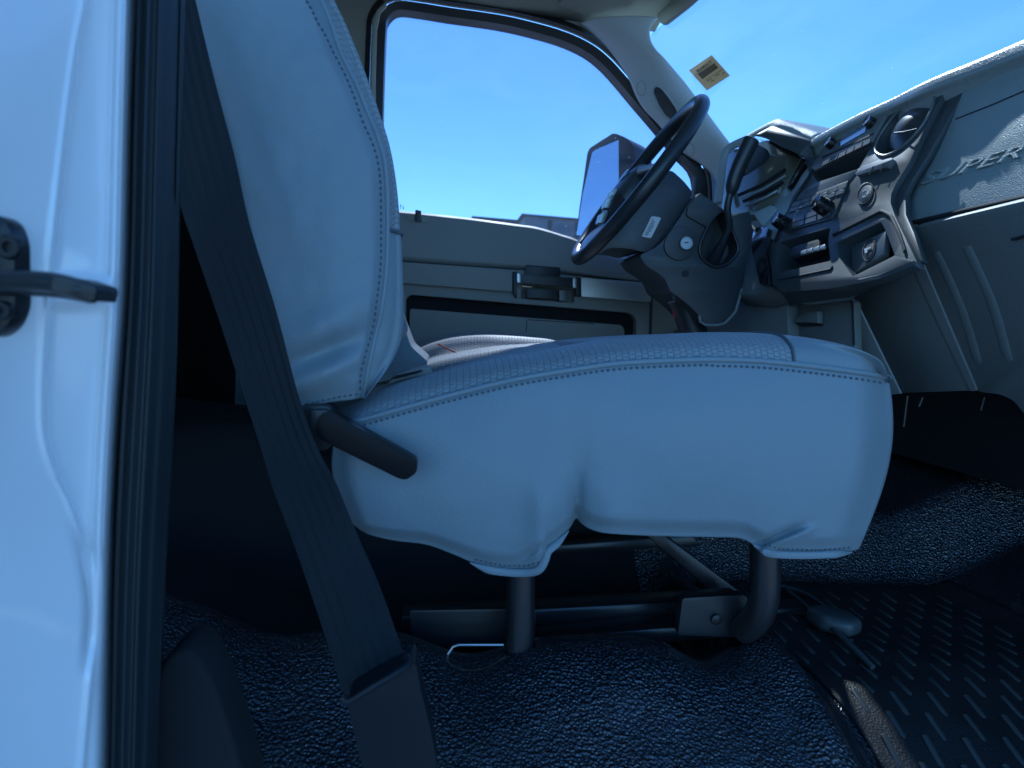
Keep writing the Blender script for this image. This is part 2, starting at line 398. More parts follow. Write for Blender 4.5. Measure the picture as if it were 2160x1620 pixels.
bm = grid(lambda u, v: Vector((lerp(-.75, 1.35, u), lerp(.36, 2.02, v), floor_z(lerp(-.75, 1.35, u), lerp(.36, 2.02, v)))), 240, 190)
fl = obj('floor', bm, M['floor'], None, ang=180, solid=.02); tag(fl, kind='structure')

def shade_sheet(u, v):  # dark sheet added over the rubber floor, paints the shade under the seat
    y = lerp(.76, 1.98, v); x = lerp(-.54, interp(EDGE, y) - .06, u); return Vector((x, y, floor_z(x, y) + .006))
cp = obj('floor_shade_sheet', grid(shade_sheet, 50, 60), M['felt_shade'], None, ang=180, solid=.004); tag(cp, kind='structure')
bm = bmesh.new()                                                                          # ribbed mat in the footwell
def matp(x, y): return Vector((x, y, floor_z(x, y) + .003))
bm = grid(lambda u, v: matp(lerp(interp(EDGE, lerp(.55, 1.05, v)) + .035, .84, u), lerp(.55, 1.05, v)), 60, 60)
matobj = thing('floor_mat', 'black rubber mat with staggered raised ribs in the passenger footwell', 'floor mat', (.62, .8, FZ))
obj('mat_sheet', bm, M['matrub'], matobj, ang=180, solid=.003)
bm = bmesh.new()
for i in range(17):
    for j in range(8):
        x = .435 + i * .0225; y = .575 + j * .058 + (i % 2) * .029
        if y > 1.0 or x < interp(EDGE, y) + .045: continue
        c = matp(x, y); d = matp(x, y + .034)
        add_tube(bm, [c, c + Vector((0, .003, .0004)), d + Vector((0, -.003, .0004)), d], [.0004, .0017, .0017, .0004], seg=10, flat=2.0, up=(0, 0, 1))
obj('rib', bm, M['rib'], matobj)

# ------------------------------------------------------------------ the near door pillar of white painted steel
XR = sinterp([(-200, 287), (0, 281), (300, 273), (600, 265), (900, 246), (1200, 233), (1620, 225), (1900, 221)])
XR2 = sinterp([(-200, 396), (0, 391), (400, 381), (800, 372), (1200, 351), (1620, 335), (1900, 326)])
RIDGE = sinterp([(-200, 210), (0, 182), (120, 160), (350, 131), (600, 106), (850, 92), (960, 106), (1060, 152), (1180, 192), (1300, 203), (1450, 188), (1650, 170), (1900, 150)])
def pillar(u, v):
    py = lerp(-200, 1900, v); xr = interp(XR, py); px = lerp(xr, -330, u ** 1.25)
    d = xr - px; Y = .425 - .00022 * d
    Y += .032 * math.exp(-d / 7.0)                                         # the edge rolls inward
    rg = interp(RIDGE, py); flat = sst(rg - 9, rg + 9, px) * (1 - sst(xr - 42, xr - 26, px))
    gate = 1 - sst(575, 600, py) * (1 - sst(638, 655, py))
    fade = 1 - sst(1150, 1350, py)
    Y += .0075 * flat * gate * fade
    Y -= .0035 * math.exp(-((px - rg) / 8) ** 2) * (1 if py < 1000 else .6)
    Y += .006 * math.exp(-((px - rg + 4) / 16) ** 2) * sst(1080, 1200, py) * (1 - sst(1330, 1450, py))
    Y += .003 * noise.noise(Vector((px / 220, py / 420, 2)))
    return P(px, py, Y)
t = thing('door_pillar', 'white painted steel door pillar along the left edge of the opening', 'pillar', P(100, 1600, .42))
panel_o = obj('painted_panel', grid(pillar, 130, 240), M['paint'], t, ang=180, solid=.004)
def sealp(u, v):
    py = lerp(-200, 1900, v); a, b = interp(XR, py) - 2, interp(XR2, py); px = lerp(a, b, u)
    Y = .455 + .05 * u * u - .012 * math.sin(math.pi * u) - .0022 * math.sin(u * 26) * (u > .08) + .012 * math.exp(-u / .05) + .05 * sst(.96, 1.0, u)
    if u > .9 and py < 420: Y -= .004
    return P(px, py, Y)
obj('rubber_seal', grid(sealp, 90, 90), M['seal'], t, ang=60, solid=.004)
tr = panel_o
stk = rounded([(-70, 455), (20, 457), (50, 474), (64, 515), (66, 650), (50, 688), (22, 710), (-70, 718)], 16)
pb = obj('striker_plate', prism([P(x, y, .372) for x, y in stk], Vector((-.002, -.010, 0)), .002), M['striker'], t)
for (x, y, r) in ((24, 522, 22), (10, 655, 17)):
    c = P(x, y, .362); rr = r * .4 / FPX; bm = cyl(c, (0, -1, 0), [(0, rr), (.002, rr), (.0035, rr * .85), (.0035, rr * .42), (.0012, rr * .38)], 24)
    obj('screw', bm, M['striker'], pb)
path = catmull([P(-70, 592, .345), P(30, 592, .343), P(110, 596, .339), P(172, 612, .335), P(190, 619, .339), P(178, 617, .349), P(100, 606, .357), P(-70, 600, .362)], 5)
obj('latch_loop', tube(path, .0046, seg=12, up=(0, 1, 0)), M['striker'], pb)
obj('loop_tip', prism([P(x, y, .331) for x, y in rounded([(112, 581), (150, 585), (199, 603), (203, 614), (196, 636), (184, 634), (150, 622), (108, 618)], 5)], Vector((0, .022, 0)), .0015), M['striker'], pb)

# inner lower sill trim beside the pillar
t = thing('sill_trim', 'smooth dark plastic trim piece low beside the pillar and the seat belt anchor', 'trim', P(420, 1600, .5))
obj('trim_panel', prism([P(x, y, .52) for x, y in [(318, 1440), (350, 1385), (385, 1368), (420, 1392), (452, 1450), (490, 1560), (545, 1760), (300, 1760)]], Vector((0, .05, 0)), .012, 4), M['felt_shade'], t)

# ------------------------------------------------------------------ seat belt
LB = [(300, -120, .585), (335, 200, .585), (378, 424, .585), (410, 520, .585), (470, 700, .59), (530, 880, .592), (560, 979, .585), (587, 1062, .57), (632, 1181, .55), (666, 1285, .53), (718, 1440, .503), (745, 1520, .495)]
RB = [(378, -150, .60), (455, 178, .60), (498, 340, .60), (527, 475, .60), (583, 655, .605), (630, 838, .607), (672, 950, .60), (714, 1030, .585), (761, 1145, .565), (805, 1245, .545), (853, 1385, .512), (880, 1460, .50)]
LB3 = catmull([P(*p) for p in LB], 8); RB3 = catmull([P(*p) for p in RB], 8); NB = len(LB3) - 1
def beltp(u, v):
    i = min(NB, int(round(v * NB))); p = LB3[i].lerp(RB3[i], u)
    return p + Vector((0, -.004 * math.sin(math.pi * u) * math.sin(v * 9) + .0008 * math.sin(v * 40 + u * 3) + .0007 * math.cos(u * 2 * math.pi * 6) * (1 if .05 < u < .95 else 0), 0))
t = thing('seat_belt', 'black seat belt running diagonally from the pillar to its floor anchor', 'seat belt', P(840, 1600, .5))
w = obj('webbing', grid(beltp, 60, NB, uvfn=lambda u, v: (u * 14, v * 14)), M['belt'], t, ang=180, solid=.0014)
o = obj('anchor_cover', prism([P(x, y, .478) for x, y in rounded([(731, 1474), (848, 1412), (866, 1396), (878, 1402), (886, 1450), (904, 1522), (920, 1600), (926, 1720), (800, 1740), (757, 1590), (738, 1512)], 14)], Vector((0, .026, 0)), .010, 5), M['anchor'], t)
obj('slot_lip', tube(catmull([P(722, 1470, .474), P(738, 1478, .472), P(790, 1447, .470), P(848, 1413, .472), P(862, 1398, .476), P(856, 1384, .482)], 6), .0028, seg=8), M['anchor'], o)

# ------------------------------------------------------------------ passenger seat
seat = thing('passenger_seat', 'blue grey vinyl passenger seat in front, nearest the open door', 'seat', P(1300, 1380, .8))
SEAM = sinterp([(712, 896), (760, 889), (850, 864), (960, 834), (1080, 805), (1200, 784), (1300, 770), (1400, 764), (1500, 761), (1600, 764), (1700, 774), (1800, 787), (1874, 799)])
TOP = sinterp([(640, 880), (700, 868), (734, 856), (770, 841), (830, 812), (917, 786), (1014, 761), (1125, 741), (1181, 731), (1230, 723), (1320, 712), (1450, 703), (1560, 701), (1660, 707), (1740, 720), (1800, 738), (1842, 762), (1868, 789), (1876, 797)])
BOT = [(745, 1106), (775, 1126), (830, 1140), (900, 1149), (960, 1171), (1020, 1196), (1060, 1204), (1105, 1206), (1136, 1200), (1150, 1176), (1155, 1160), (1178, 1140), (1203, 1112), (1215, 1093), (1226, 1104), (1250, 1118), (1290, 1126), (1400, 1131), (1500, 1133), (1562, 1136), (1595, 1152), (1625, 1166), (1700, 1169), (1780, 1165), (1812, 1158)]
BOTR = resample(catmull([(x, y, 0) for x, y in BOT], 5), 261)
SY = .66
def side(u, v):
    xt = lerp(712, 1874, u); yt = interp(SEAM, xt); i = u * 260; i0 = min(259, int(i)); B = BOTR[i0].lerp(BOTR[i0 + 1], i - i0)
    px = lerp(xt, B.x, v) - 27 * math.sin(math.pi * v) * (1 - u) ** 6 + 33 * math.sin(math.pi * v ** .9) * u ** 9
    vv = v
    py = lerp(yt, B.y, vv)
    Y = SY - .016 * math.sin(math.pi * min(1, v * 1.05)) ** .8 * math.sin(math.pi * u) ** .35
    Y += .030 * sst(.93, 1.0, u) ** 2 + .022 * (1 - sst(0, .05, u)) ** 2
    Y += .012 * sst(.90, 1, v)
    g1 = math.exp(-((px - 1216) / 14) ** 2) * sst(960, 1095, py) + .25 * math.exp(-((px - 1208) / 38) ** 2) * sst(800, 1000, py); Y += .010 * g1                     # fold up from the notch
    Y -= .010 * math.exp(-((px - 1150) / 40) ** 2) * sst(960, 1100, py) + .008 * math.exp(-((px - 1290) / 45) ** 2) * sst(980, 1100, py)
    q = (px - 1590) * .42 + (py - 1152); r_ = (px - 1590) * .9 - (py - 1150) * .3
    Y += .010 * math.exp(-((q) / 9) ** 2) * sst(-5, 25, r_) * (1 - sst(70, 125, r_))
    Y -= .007 * math.exp(-((q - 16) / 9) ** 2) * sst(-5, 25, r_) * (1 - sst(80, 150, r_))
    q2 = (px - 1120) * .5 + (py - 1165); Y += .008 * math.exp(-(q2 / 9) ** 2) * math.exp(-((px - 1118) / 26) ** 2)
    Y += .0035 * noise.noise(Vector((px / 210, py / 160, 1.3))) + .0006 * noise.noise(Vector((px / 60, py / 55, 5)))
    Y += .010 * math.exp(-((px - 800) / 110) ** 2 - ((py - 980) / 60) ** 2)
    return P(px, py, Y)
sp = obj('side_panel', grid(side, 300, 90), M['vinyl'], seat, ang=180, solid=.004)
side_tree = bvh(sp)
def solve_x(tab, Y, X):
    lo, hi = 500.0, 2100.0
    for _ in range(40):
        m_ = (lo + hi) / 2
        if P(m_, interp(tab, m_), Y).x < X: lo = m_
        else: hi = m_
    return P(lo, interp(tab, lo), Y)
sec_cache = {}
def section(u):
    if u in sec_cache: return sec_cache[u]
    s = side(u, 0.0); Yc = lerp(.735, .672, sst(.78, 1.0, u)); c = solve_x(TOP, Yc, s.x); c.y = max(c.y, s.y + .004)
    mid = Vector((s.x, lerp(s.y, c.y, .22), lerp(s.z, c.z, .68)))
    far1 = Vector((s.x, .90, c.z - .006 - .006 * (u < .5))); far2 = Vector((s.x, 1.04, c.z - .010)); far3 = Vector((s.x, 1.09, s.z - .01))
    # keep the part beyond the crest hidden behind it when the cushion lies below the eye
    for f in (far1, far2):
        lim = c.z * (f.y / c.y) if c.z < 0 else c.z
        f.z = min(f.z, lim - .004)
    far4 = Vector((s.x, 1.095, s.z - .12))
    pts = catmull([s, mid, c, far1, far2, far3, far4], 10); L = [0]
    for a, b in zip(pts, pts[1:]): L.append(L[-1] + (b - a).length)
    sec_cache[u] = (pts, L); return sec_cache[u]
NS = 60
topbm = grid(lambda u, v: section(u)[0][int(round(v * NS))], 240, NS, uvfn=lambda u, v: (section(u)[1][int(round(v * NS))], section(u)[0][0].x),
             mi=lambda u, v: 0 if u < .829 else 1)
tp = obj('top_panel', topbm, None, seat, ang=180, mats=[M['weave'], M['vinyl']])
top_tree = bvh(tp)
# front, rear and far faces
def front(u, v):
    s = side(1.0, v); e = section(1.0)[0][-1]; y = lerp(s.y, 1.09, u); rnd = .02 * math.sin(math.pi * u)
    return Vector((s.x + rnd * math.sin(math.pi * v), y, s.z))
obj('front_panel', grid(front, 24, 40), M['vinyl'], seat, ang=180)
def fcap(u, v):
    k = section(1.0)[0][int(round(u * 50))]; return Vector((k.x - .004, k.y + .003, lerp(k.z, side(1.0, 0).z - .004, v)))
obj('front_edge', grid(fcap, 50, 3), M['vinyl'], seat, ang=180)
obj('front_piping', tube([side(1.0, 0) + Vector((-.002, .0, 0)), side(1.0, 0) + Vector((.001, .02, 0)), Vector((side(1.0, 0).x + .002, .85, side(1.0, 0).z)), Vector((side(1.0, 0).x + .002, 1.09, side(1.0, 0).z))], .0030, seg=10), M['vinyl'], seat)
def farside(u, v):
    e = section(u)[0][50]; s = side(u, v); return Vector((s.x, 1.09, lerp(e.z, s.z + .02, v)))
obj('inner_panel', grid(farside, 40, 8), M['vinyl'], seat, ang=180)
bm = bmesh.new(); add_prism(bm, [P(x, y, .70) for x, y in [(760, 1040), (1790, 1060), (1780, 1110), (1230, 1088), (1190, 1095), (760, 1090)]], Vector((0, .36, 0))); obj('cushion_base', bm, M['dark'], seat)
# piping, seam line, stitching
pip = [side(k / 240, 0.0) + Vector((0, -.0012, .0015)) for k in range(0, 241)]
obj('piping', tube(pip, .0026, seg=10), M['vinyl'], tp)
stl = [(x, interp(SEAM, x) + (9 if x < 1500 else 11)) for x in range(752, 1866, 6)]
obj('stitching', stitches(side_tree, stl, 12, .5, .0012, .0007), M['stitch'], sp)
cs = [section(.829)[0][k] + Vector((0, -.0006, .0006)) for k in range(0, 46)]
obj('cross_seam', tube(cs, .0016, seg=8), M['stitch'], tp)
for a, b in ((.225, .445), (.80, .985)):
    hp = [side(lerp(a, b, k / 40), .995) + Vector((0, -.003, -.001)) for k in range(41)]
    hm = obj('hem', tube(hp, [.0036 * min(1, k / 6, (40 - k) / 6) + .0004 for k in range(41)], seg=10, flat=.6), M['vinyl'], sp)
hst = [(x, y - 9) for x, y in [(1000, 1189), (1060, 1202), (1110, 1203), (1140, 1194)]]
obj('hem_stitching', stitches(side_tree, hst, 9, .55, .001, .0006), M['stitch'], sp)
hst = [(x, y) for x, y in [(1610, 1150), (1650, 1158), (1720, 1160), (1795, 1155)]]
obj('hem_stitching', stitches(side_tree, hst, 9, .55, .001, .0006), M['stitch'], sp)

# backrest
SIL = sinterp([(-200, 625), (-100, 662), (0, 699), (74, 733), (151, 765), (241, 797), (308, 819), (379, 833), (449, 841), (482, 842), (500, 845), (560, 848), (640, 851), (690, 850), (735, 840), (775, 818), (810, 790), (838, 768)])
SM2 = sinterp([(-200, 560), (-100, 605), (0, 676), (48, 697), (115, 720), (180, 752), (240, 776), (282, 794), (337, 810), (401, 816), (481, 817), (560, 815), (640, 806), (700, 793), (757, 780), (807, 771), (838, 765)])
STL = sinterp([(-200, 530), (-100, 590), (0, 646), (22, 659), (48, 670), (71, 685), (106, 701), (157, 727), (209, 749), (257, 765), (308, 788), (353, 799), (401, 803), (481, 804), (560, 803), (640, 794), (673, 790), (709, 782), (757, 768), (795, 760), (834, 760)])
REAR = [(-200, 295), (0, 345), (266, 430), (513, 488), (815, 572), (900, 600)]
def backside(u, v):
    py0 = lerp(-200, 838, v); px = lerp(interp(REAR, py0), interp(SM2, py0), u)
    hem = sst(.7, 1, v) * 34 * (1 - u) ** .9 * (1 + .25 * math.sin(u * 7)); py = py0 + hem
    Y = SY + .004 - .016 * math.sin(math.pi * u) ** .7 + .03 * (1 - sst(0, .2, u)) ** 2 + .010 * sst(.9, 1, u)
    q = (py - 742) + (px - 680) * .40
    Y += .009 * math.exp(-(q / 22) ** 2) * math.exp(-((px - 680) / 75) ** 2) - .009 * math.exp(-((q - 46) / 26) ** 2) * math.exp(-((px - 690) / 80) ** 2)
    Y -= .007 * math.exp(-((q + 55) / 40) ** 2) * math.exp(-((px - 690) / 100) ** 2)
    Y += .008 * sst(.955, 1, v)
    Y += .0035 * noise.noise(Vector((px / 150, py / 170, 8))) + .001 * noise.noise(Vector((px / 40, py / 45, 1)))
    return P(px, py, Y)
back = obj('backrest', grid(backside, 90, 220), M['vinyl'], seat, ang=180, solid=.004)
back_tree = bvh(back)
def solve_z(tab, Y, Z):
    lo, hi = -600.0, 1200.0
    for _ in range(40):
        m_ = (lo + hi) / 2
        if P(interp(tab, m_), m_, Y).z > Z: lo = m_
        else: hi = m_
    return P(interp(tab, lo), lo, Y)
bs_cache = {}
def bsec(v):
    if v in bs_cache: return bs_cache[v]
    s = backside(1.0, v); Yc = lerp(.715, .685, sst(.9, 1, v)); c = solve_z(SIL, Yc, s.z)
    if v > .985: c.x = min(c.x, lerp(c.x, s.x + .01, (v - .985) / .015))
    mid = Vector((lerp(s.x, c.x, .62), lerp(s.y, c.y, .3), s.z))
    bul = .012 * math.exp(-((v - .875) / .05) ** 2)
    f1 = Vector((c.x * .88 / c.y - .016, .88, s.z)); f2 = Vector((c.x * 1.04 / c.y - .004 + bul, 1.04, s.z)); f3 = Vector((c.x * 1.09 / c.y - .03, 1.085, s.z)); f4 = Vector((c.x * 1.09 / c.y - .12, 1.09, s.z))
    bs_cache[v] = catmull([s, mid, c, f1, f2, f3, f4], 8); return bs_cache[v]
fb = grid(lambda v, u: bsec(v)[int(round(u * 48))], 220, 48, uvfn=lambda v, u: (bsec(v)[0].z, bsec(v)[int(round(u * 48))].y),
          mi=lambda v, u: 0 if v < .659 else 1)
bf = obj('backrest_front', fb, None, back, ang=180, mats=[M['weave'], M['vinyl']])
obj('back_piping', tube([backside(1.0, k / 160) + Vector((0, -.001, 0)) for k in range(161)], .0024, seg=8), M['vinyl'], back)
obj('back_stitching', stitches(back_tree, [(interp(STL, y), y) for y in range(-60, 830, 5)], 13, .5, .0012, .0007), M['stitch'], back)
obj('hem_stitching', stitches(back_tree, [(642, 862 - 9), (690, 843), (730, 835), (757, 831)], 10, .55, .001, .0006), M['stitch'], back)
obj('back_seam', tube([bsec(.659)[k] + Vector((.0008, -.0008, 0)) for k in range(0, 30)], .002, seg=8), M['stitch'], bf)
bm = bmesh.new(); add_prism(bm, [P(x, y, .70) for x, y in [(330, -190), (560, -190), (690, 40), (770, 300), (780, 600), (735, 800), (620, 840), (560, 760), (450, 300)]], Vector((0, .37, 0))); obj('backrest_core', bm, M['dark'], seat)

# recliner lever
lv = obj('recline_lever', prism([P(x, y, .618) for x, y in rounded([(676, 873), (694, 868), (852, 956), (880, 972), (880, 996), (858, 1012), (842, 1010), (700, 940), (669, 922), (667, 890)], 10)], Vector((0, .020, 0)), .0040, 3), M['lever'], seat)
obj('lever_pivot', prism([P(x, y, .636) for x, y in rounded([(628, 858), (690, 856), (716, 880), (716, 920), (690, 950), (660, 950), (638, 900)], 10)], Vector((0, .03, 0)), .003), M['dark'], seat)
obj('lever_nub', prism([P(x, y, .621) for x, y in rounded([(655, 866), (690, 866), (700, 880), (690, 905), (655, 905)], 8)], Vector((0, .03, 0)), .003), M['dark'], lv)
# frame under the cushion
obj('leg', tube(catmull([P(1098, 1150, .74), P(1098, 1250, .74), P(1097, 1320, .74), P(1094, 1372, .74)], 6), .0155, seg=20), M['steel'], seat)
obj('leg', tube(catmull([P(1614, 1130, .73), P(1614, 1210, .73), P(1611, 1262, .732), P(1598, 1300, .74), P(1570, 1330, .76)], 6), .0165, seg=20), M['steel'], seat)
obj('slide_rail', prism([P(x, y, .84) for x, y in [(845, 1300), (1570, 1262), (1570, 1298), (845, 1340)]], Vector((0, .04, 0)), .004), M['steel'], seat)
obj('lower_rail', prism([P(x, y, .80) for x, y in [(850, 1372), (1500, 1316), (1560, 1316), (1560, 1345), (850, 1400)]], Vector((0, .05, 0)), .003), M['steel'], seat)
obj('bracket', prism([P(x, y, .79) for x, y in rounded([(864, 1288), (1130, 1284), (1130, 1365), (960, 1368), (870, 1360)], 6)], Vector((0, .01, 0)), .002), M['dark'], seat)
obj('bracket', prism([P(x, y, .77) for x, y in rounded([(1440, 1262), (1572, 1255), (1590, 1310), (1560, 1345), (1430, 1340)], 8)], Vector((0, .015, 0)), .003), M['dark'], seat)
obj('bolt', cyl(P(1510, 1306, .768), (0, -1, 0), [(0, .006), (.003, .006), (.004, .003)], 12), M['striker'], seat)
obj('release_rod', tube([P(862, 1388, .735), P(930, 1390, .735), P(942, 1384, .735), P(956, 1364, .735), P(968, 1360, .735), P(1062, 1360, .735)], .0016, seg=8), M['bare'], seat)
obj('strut', prism([P(x, y, .90) for x, y in [(1352, 1120), (1392, 1120), (1596, 1275), (1570, 1310)]], Vector((0, .02, 0)), .003), M['steel'], seat)
obj('cross_bar', prism([P(x, y, 1.02) for x, y in [(1150, 1152), (1460, 1128), (1480, 1152), (1150, 1172)]], Vector((0, .03, 0)), .003), M['steel'], seat)
obj('slide_rail', prism([P(x, y, .92) for x, y in [(1540, 1292), (1700, 1282), (1712, 1305), (1540, 1322)]], Vector((0, .035, 0)), .003), M['steel'], seat)

# floor strap with its clip, running across the cab beside the plateau edge
t = thing('floor_cable', 'thin black cable with a moulded clip along the floor past the seat leg', 'cable', P(1750, 1340, .85))
ftree = bvh(fl)
def onf(px, py, h): return hit(ftree, px, py)[0] + Vector((0, 0, h))
obj('cable', tube(catmull([onf(1650, 1250, .010), onf(1700, 1298, .012), onf(1750, 1345, .014), onf(1800, 1388, .012), onf(1840, 1418, .006)], 6), .0035, seg=10), M['stack'], t)  # lighter charcoal stands for the sheen along the cable
obj('cable', tube(catmull([onf(1590, 1240, .010), onf(1680, 1262, .012), onf(1740, 1302, .014), onf(1776, 1330, .010)], 6), .0035, seg=10), M['stack'], t)
cc = onf(1752, 1335, .006)
obj('clip', prism([cc + Vector(q) for q in [(-.028, .022, 0), (.0, .032, 0), (.030, .012, 0), (.032, -.02, 0), (.006, -.034, 0), (-.022, -.012, 0)]], Vector((0, 0, .022)), .008, 3), M['stack'], t)
# buckle lying between cushion and backrest
t = thing('belt_buckle', 'flat cream edged belt buckle lying where the cushion meets the backrest', 'buckle', P(870, 790, .95))
obj('buckle_body', prism([P(*zc(x, y), .98) for x, y in [(-10, 1370), (40, 1300), (250, 1238), (318, 1244), (334, 1292), (150, 1325)]], Vector((0, .05, 0)), .002), M['cream'], t)
obj('slot', prism([P(*zc(x, y), .975) for x, y in [(10, 1335), (50, 1305), (245, 1262), (262, 1268), (210, 1288), (60, 1325)]], Vector((0, .012, 0)), .001), M['dark'], t)

# ------------------------------------------------------------------ centre seat and driver seat
def cushion(name, label, prof, Y0, Y1, zdrop, nose, extra=0.0):
    tt = thing(name, label, 'seat', P(prof[len(prof) // 2][0], 1100, (Y0 + Y1) / 2)); tt.location.z = FZ + .05
    T = sinterp(prof); x0, x1 = prof[0][0], prof[-1][0]
    def f(u, v):
        px = lerp(x0, x1, u); c = P(px, interp(T, px), (Y0 + Y1) / 2 if extra == 0 else Y0 + .05)
        y = lerp(Y0, Y1, v); e = min(v, 1 - v) * (Y1 - Y0)
        z = c.z - .03 * (1 - sst(0, .045, e)) - (extra * math.sin(math.pi * sst(.15, .85, v)))
        return Vector((c.x, y, z))
    ob = obj('cushion', grid(f, 120, 40, uvfn=lambda u, v: (f(u, v).y, f(u, v).x)), M['weave'], tt, ang=180)
    def sidef(u, v):
        a = f(u, 0); return Vector((a.x, a.y + .004 * v - .010 * math.sin(math.pi * v), lerp(a.z, FZ + .12, v)))
    s_ = obj('cushion_side', grid(sidef, 90, 14), M['vinyl'], tt, ang=180)
    def sidef2(u, v):
        a = f(u, 1); return Vector((a.x, a.y, lerp(a.z, FZ + .12, v)))
    obj('cushion_side', grid(sidef2, 60, 6), M['vinyl'], tt, ang=180)
    def fr(u, v):
        a = f(1, u); return Vector((a.x + .02 * math.sin(math.pi * v), a.y, lerp(a.z, FZ + .12, v)))
    obj('cushion_front', grid(fr, 20, 10), M['vinyl'], tt, ang=180)
    obj('seat_base', box((P(x0, 760, Y0).x + .05, Y0 + .03, FZ), (P(x1, 740, Y0).x - .05, Y1 - .03, FZ + .14)), M['dark'], tt)
    return tt, ob, f
ct, cob, cf = cushion('centre_seat', 'narrow middle seat cushion whose woven top catches the sun', [(800, 800), (850, 781), (903, 762), (945, 751), (1014, 738), (1070, 731), (1153, 726), (1230, 724), (1320, 722), (1400, 724), (1460, 735)], 1.12, 1.34, 0, 0)
dt, dob, df = cushion('driver_seat', 'driver seat whose sunlit bolster arches above the middle cushion', [(780, 790), (840, 756), (878, 738), (914, 723), (959, 712), (1014, 707), (1070, 708), (1125, 712), (1162, 716), (1190, 724), (1260, 738), (1350, 760)], 1.38, 1.86, 0, 0, extra=.018)
# side seams of the driver's bolster
tree = bvh([c for c in dt.children if c.name.startswith('cushion_side')][0])
pth = [zc(430, 1110), zc(520, 1082), zc(700, 1062), zc(900, 1068), zc(1050, 1075)]
obj('side_stitching', stitches(tree, pth, 7, .5, .0012, .0008), M['stitch'], dt)
# centre backrest corner and driver's backrest
bm = prism([P(x, y, 1.13) for x, y in rounded([(560, 60), (700, 60), (800, 560), (866, 731), (904, 764), (880, 790), (640, 840), (560, 700)], 8)], Vector((0, .20, 0)), .008, 3); obj('backrest', bm, M['vinyl'], ct)
bm = prism([P(x, y, 1.40) for x, y in rounded([(520, -60), (600, -60), (700, 180), (780, 480), (815, 640), (838, 740), (800, 790), (640, 790)], 20)], Vector((-.11, .44, 0)), .02, 4); obj('backrest', bm, M['vinyl'], dt)
obj('console_bracket', tube([P(*zc(370, 1062), 1.37), P(*zc(520, 1135), 1.37)], .0018, seg=6), M['red'], dt)

# ------------------------------------------------------------------ cab: door wall, window rings, pillars, roof
WIN = catmull([(806, 330), (808, 200), (813, 70), (817, 40), (838, 21), (880, 24), (942, 34), (1046, 49), (1115, 64), (1184, 84), (1236, 108), (1272, 136), (1306, 173), (1340, 214), (1386, 268), (1432, 325), (1468, 371), (1470, 460), (1462, 548), (1357, 550), (1310, 545), (1270, 532), (1218, 506), (1150, 484), (1090, 474), (1000, 462), (890, 449), (806, 441), (804, 400)], 4, True)
WIN = [(p.x, p.y) for p in WIN]
IC = sinterp([(1218, 52), (1270, 86), (1305, 128), (1329, 166), (1343, 200), (1361, 230), (1389, 259), (1444, 321), (1475, 342), (1501, 365), (1516, 394)], 4)
cab = thing('truck_cab', 'grey lined truck cab shell with roof lining, windscreen pillar and window surround', 'truck cab', (0, 1.9, FZ))
def ring(outer, inner, Yo, Yi, th):
    bm = bmesh.new(); a = [bm.verts.new(P(x, y, Yo)) for x, y in outer]; b = [bm.verts.new(P(x, y, Yi)) for x, y in inner]
    a2 = [bm.verts.new(P(x, y, Yo) + YV * th) for x, y in outer]; b2 = [bm.verts.new(P(x, y, Yi) + YV * th) for x, y in inner]; N = len(a)
    for i in range(N):
        j = (i + 1) % N
        bm.faces.new((a[i], a[j], b[j], b[i])); bm.faces.new((b[i], b[j], b2[j], b2[i])); bm.faces.new((a2[i], a2[j], a[j], a[i])); bm.faces.new((b2[i], b2[j], a2[j], a2[i]))
    return bm
W1, W2, W3, W4 = offset(WIN, 19), offset(WIN, 29), offset(WIN, 31), offset(WIN, 41)
wall_outer = [(200, -140), (1130, -140)] + [(x, y) for x, y in IC[2:]] + [(1540, 470), (1990, 500), (1990, 1400), (200, 1400)]
n_in = Vector((0, -1, 0))
obj('side_wall', panel([[P(x, y, 1.965) for x, y in wall_outer], [P(x, y, 1.965) for x, y in W4]], n_in, .01, [-.06]), M['trim'], cab)
obj('weatherstrip', ring(W4, W3, 1.962, 1.945, .02), M['dark'], cab)
obj('body_flange', ring(W2, offset(WIN, 24), 1.958, 1.966, .01), M['trim'], cab)
obj('flange_strip', prism([P(x, y, 1.952) for x, y in [(782, 340), (783, 160), (786, 60), (794, 22), (812, 6), (816, 12), (802, 26), (795, 62), (792, 160), (792, 340)]], Vector((0, .01, 0)), .001), M['cream'], cab)
# rear wall, roof, firewall
obj('unseen_body', box((-.90, .40, GZ + .45), (1.30, 2.10, FZ - .06)), M['paint'], cab)  # unseen truck body, front and cargo box, added to shade the ground
obj('unseen_bonnet', box((1.40, .50, GZ + .45), (2.75, 2.0, .12), .06), M['paint'], cab)
obj('unseen_cargo', box((-3.4, .35, GZ + .5), (-.92, 2.2, .95), .02), M['paint'], cab)
obj('rear_wall', box((-.62, .50, FZ - .05), (-.55, 2.0, 1.1)), M['trim'], cab)
obj('rear_dark_panel', box((-.545, .52, FZ - .02), (-.53, 1.98, .28)), M['felt_shade'], cab)  # dark panel added so the space behind the belt stays black
roof_edge = [(p.x, p.z) for p in [P(x, y - 30, 1.965) for x, y in [(560, 0), (700, 10), (838, 14)]] ] + [(p.x, p.z) for p in [P(x, y, 1.965) for x, y in [(942, 10), (1046, 26), (1115, 38), (1184, 56), (1236, 84), (1262, 104)]]]
roof_edge = [(-.8, roof_edge[0][1])] + roof_edge
hdr = P(1400, 30, 1.86)
pl_ = [(x, z) for x, z in roof_edge if x < hdr.x]
def bow(y): return .10 * max(0, 1 - ((y - 1.15) / .79) ** 2)      # the windscreen is bowed in plan
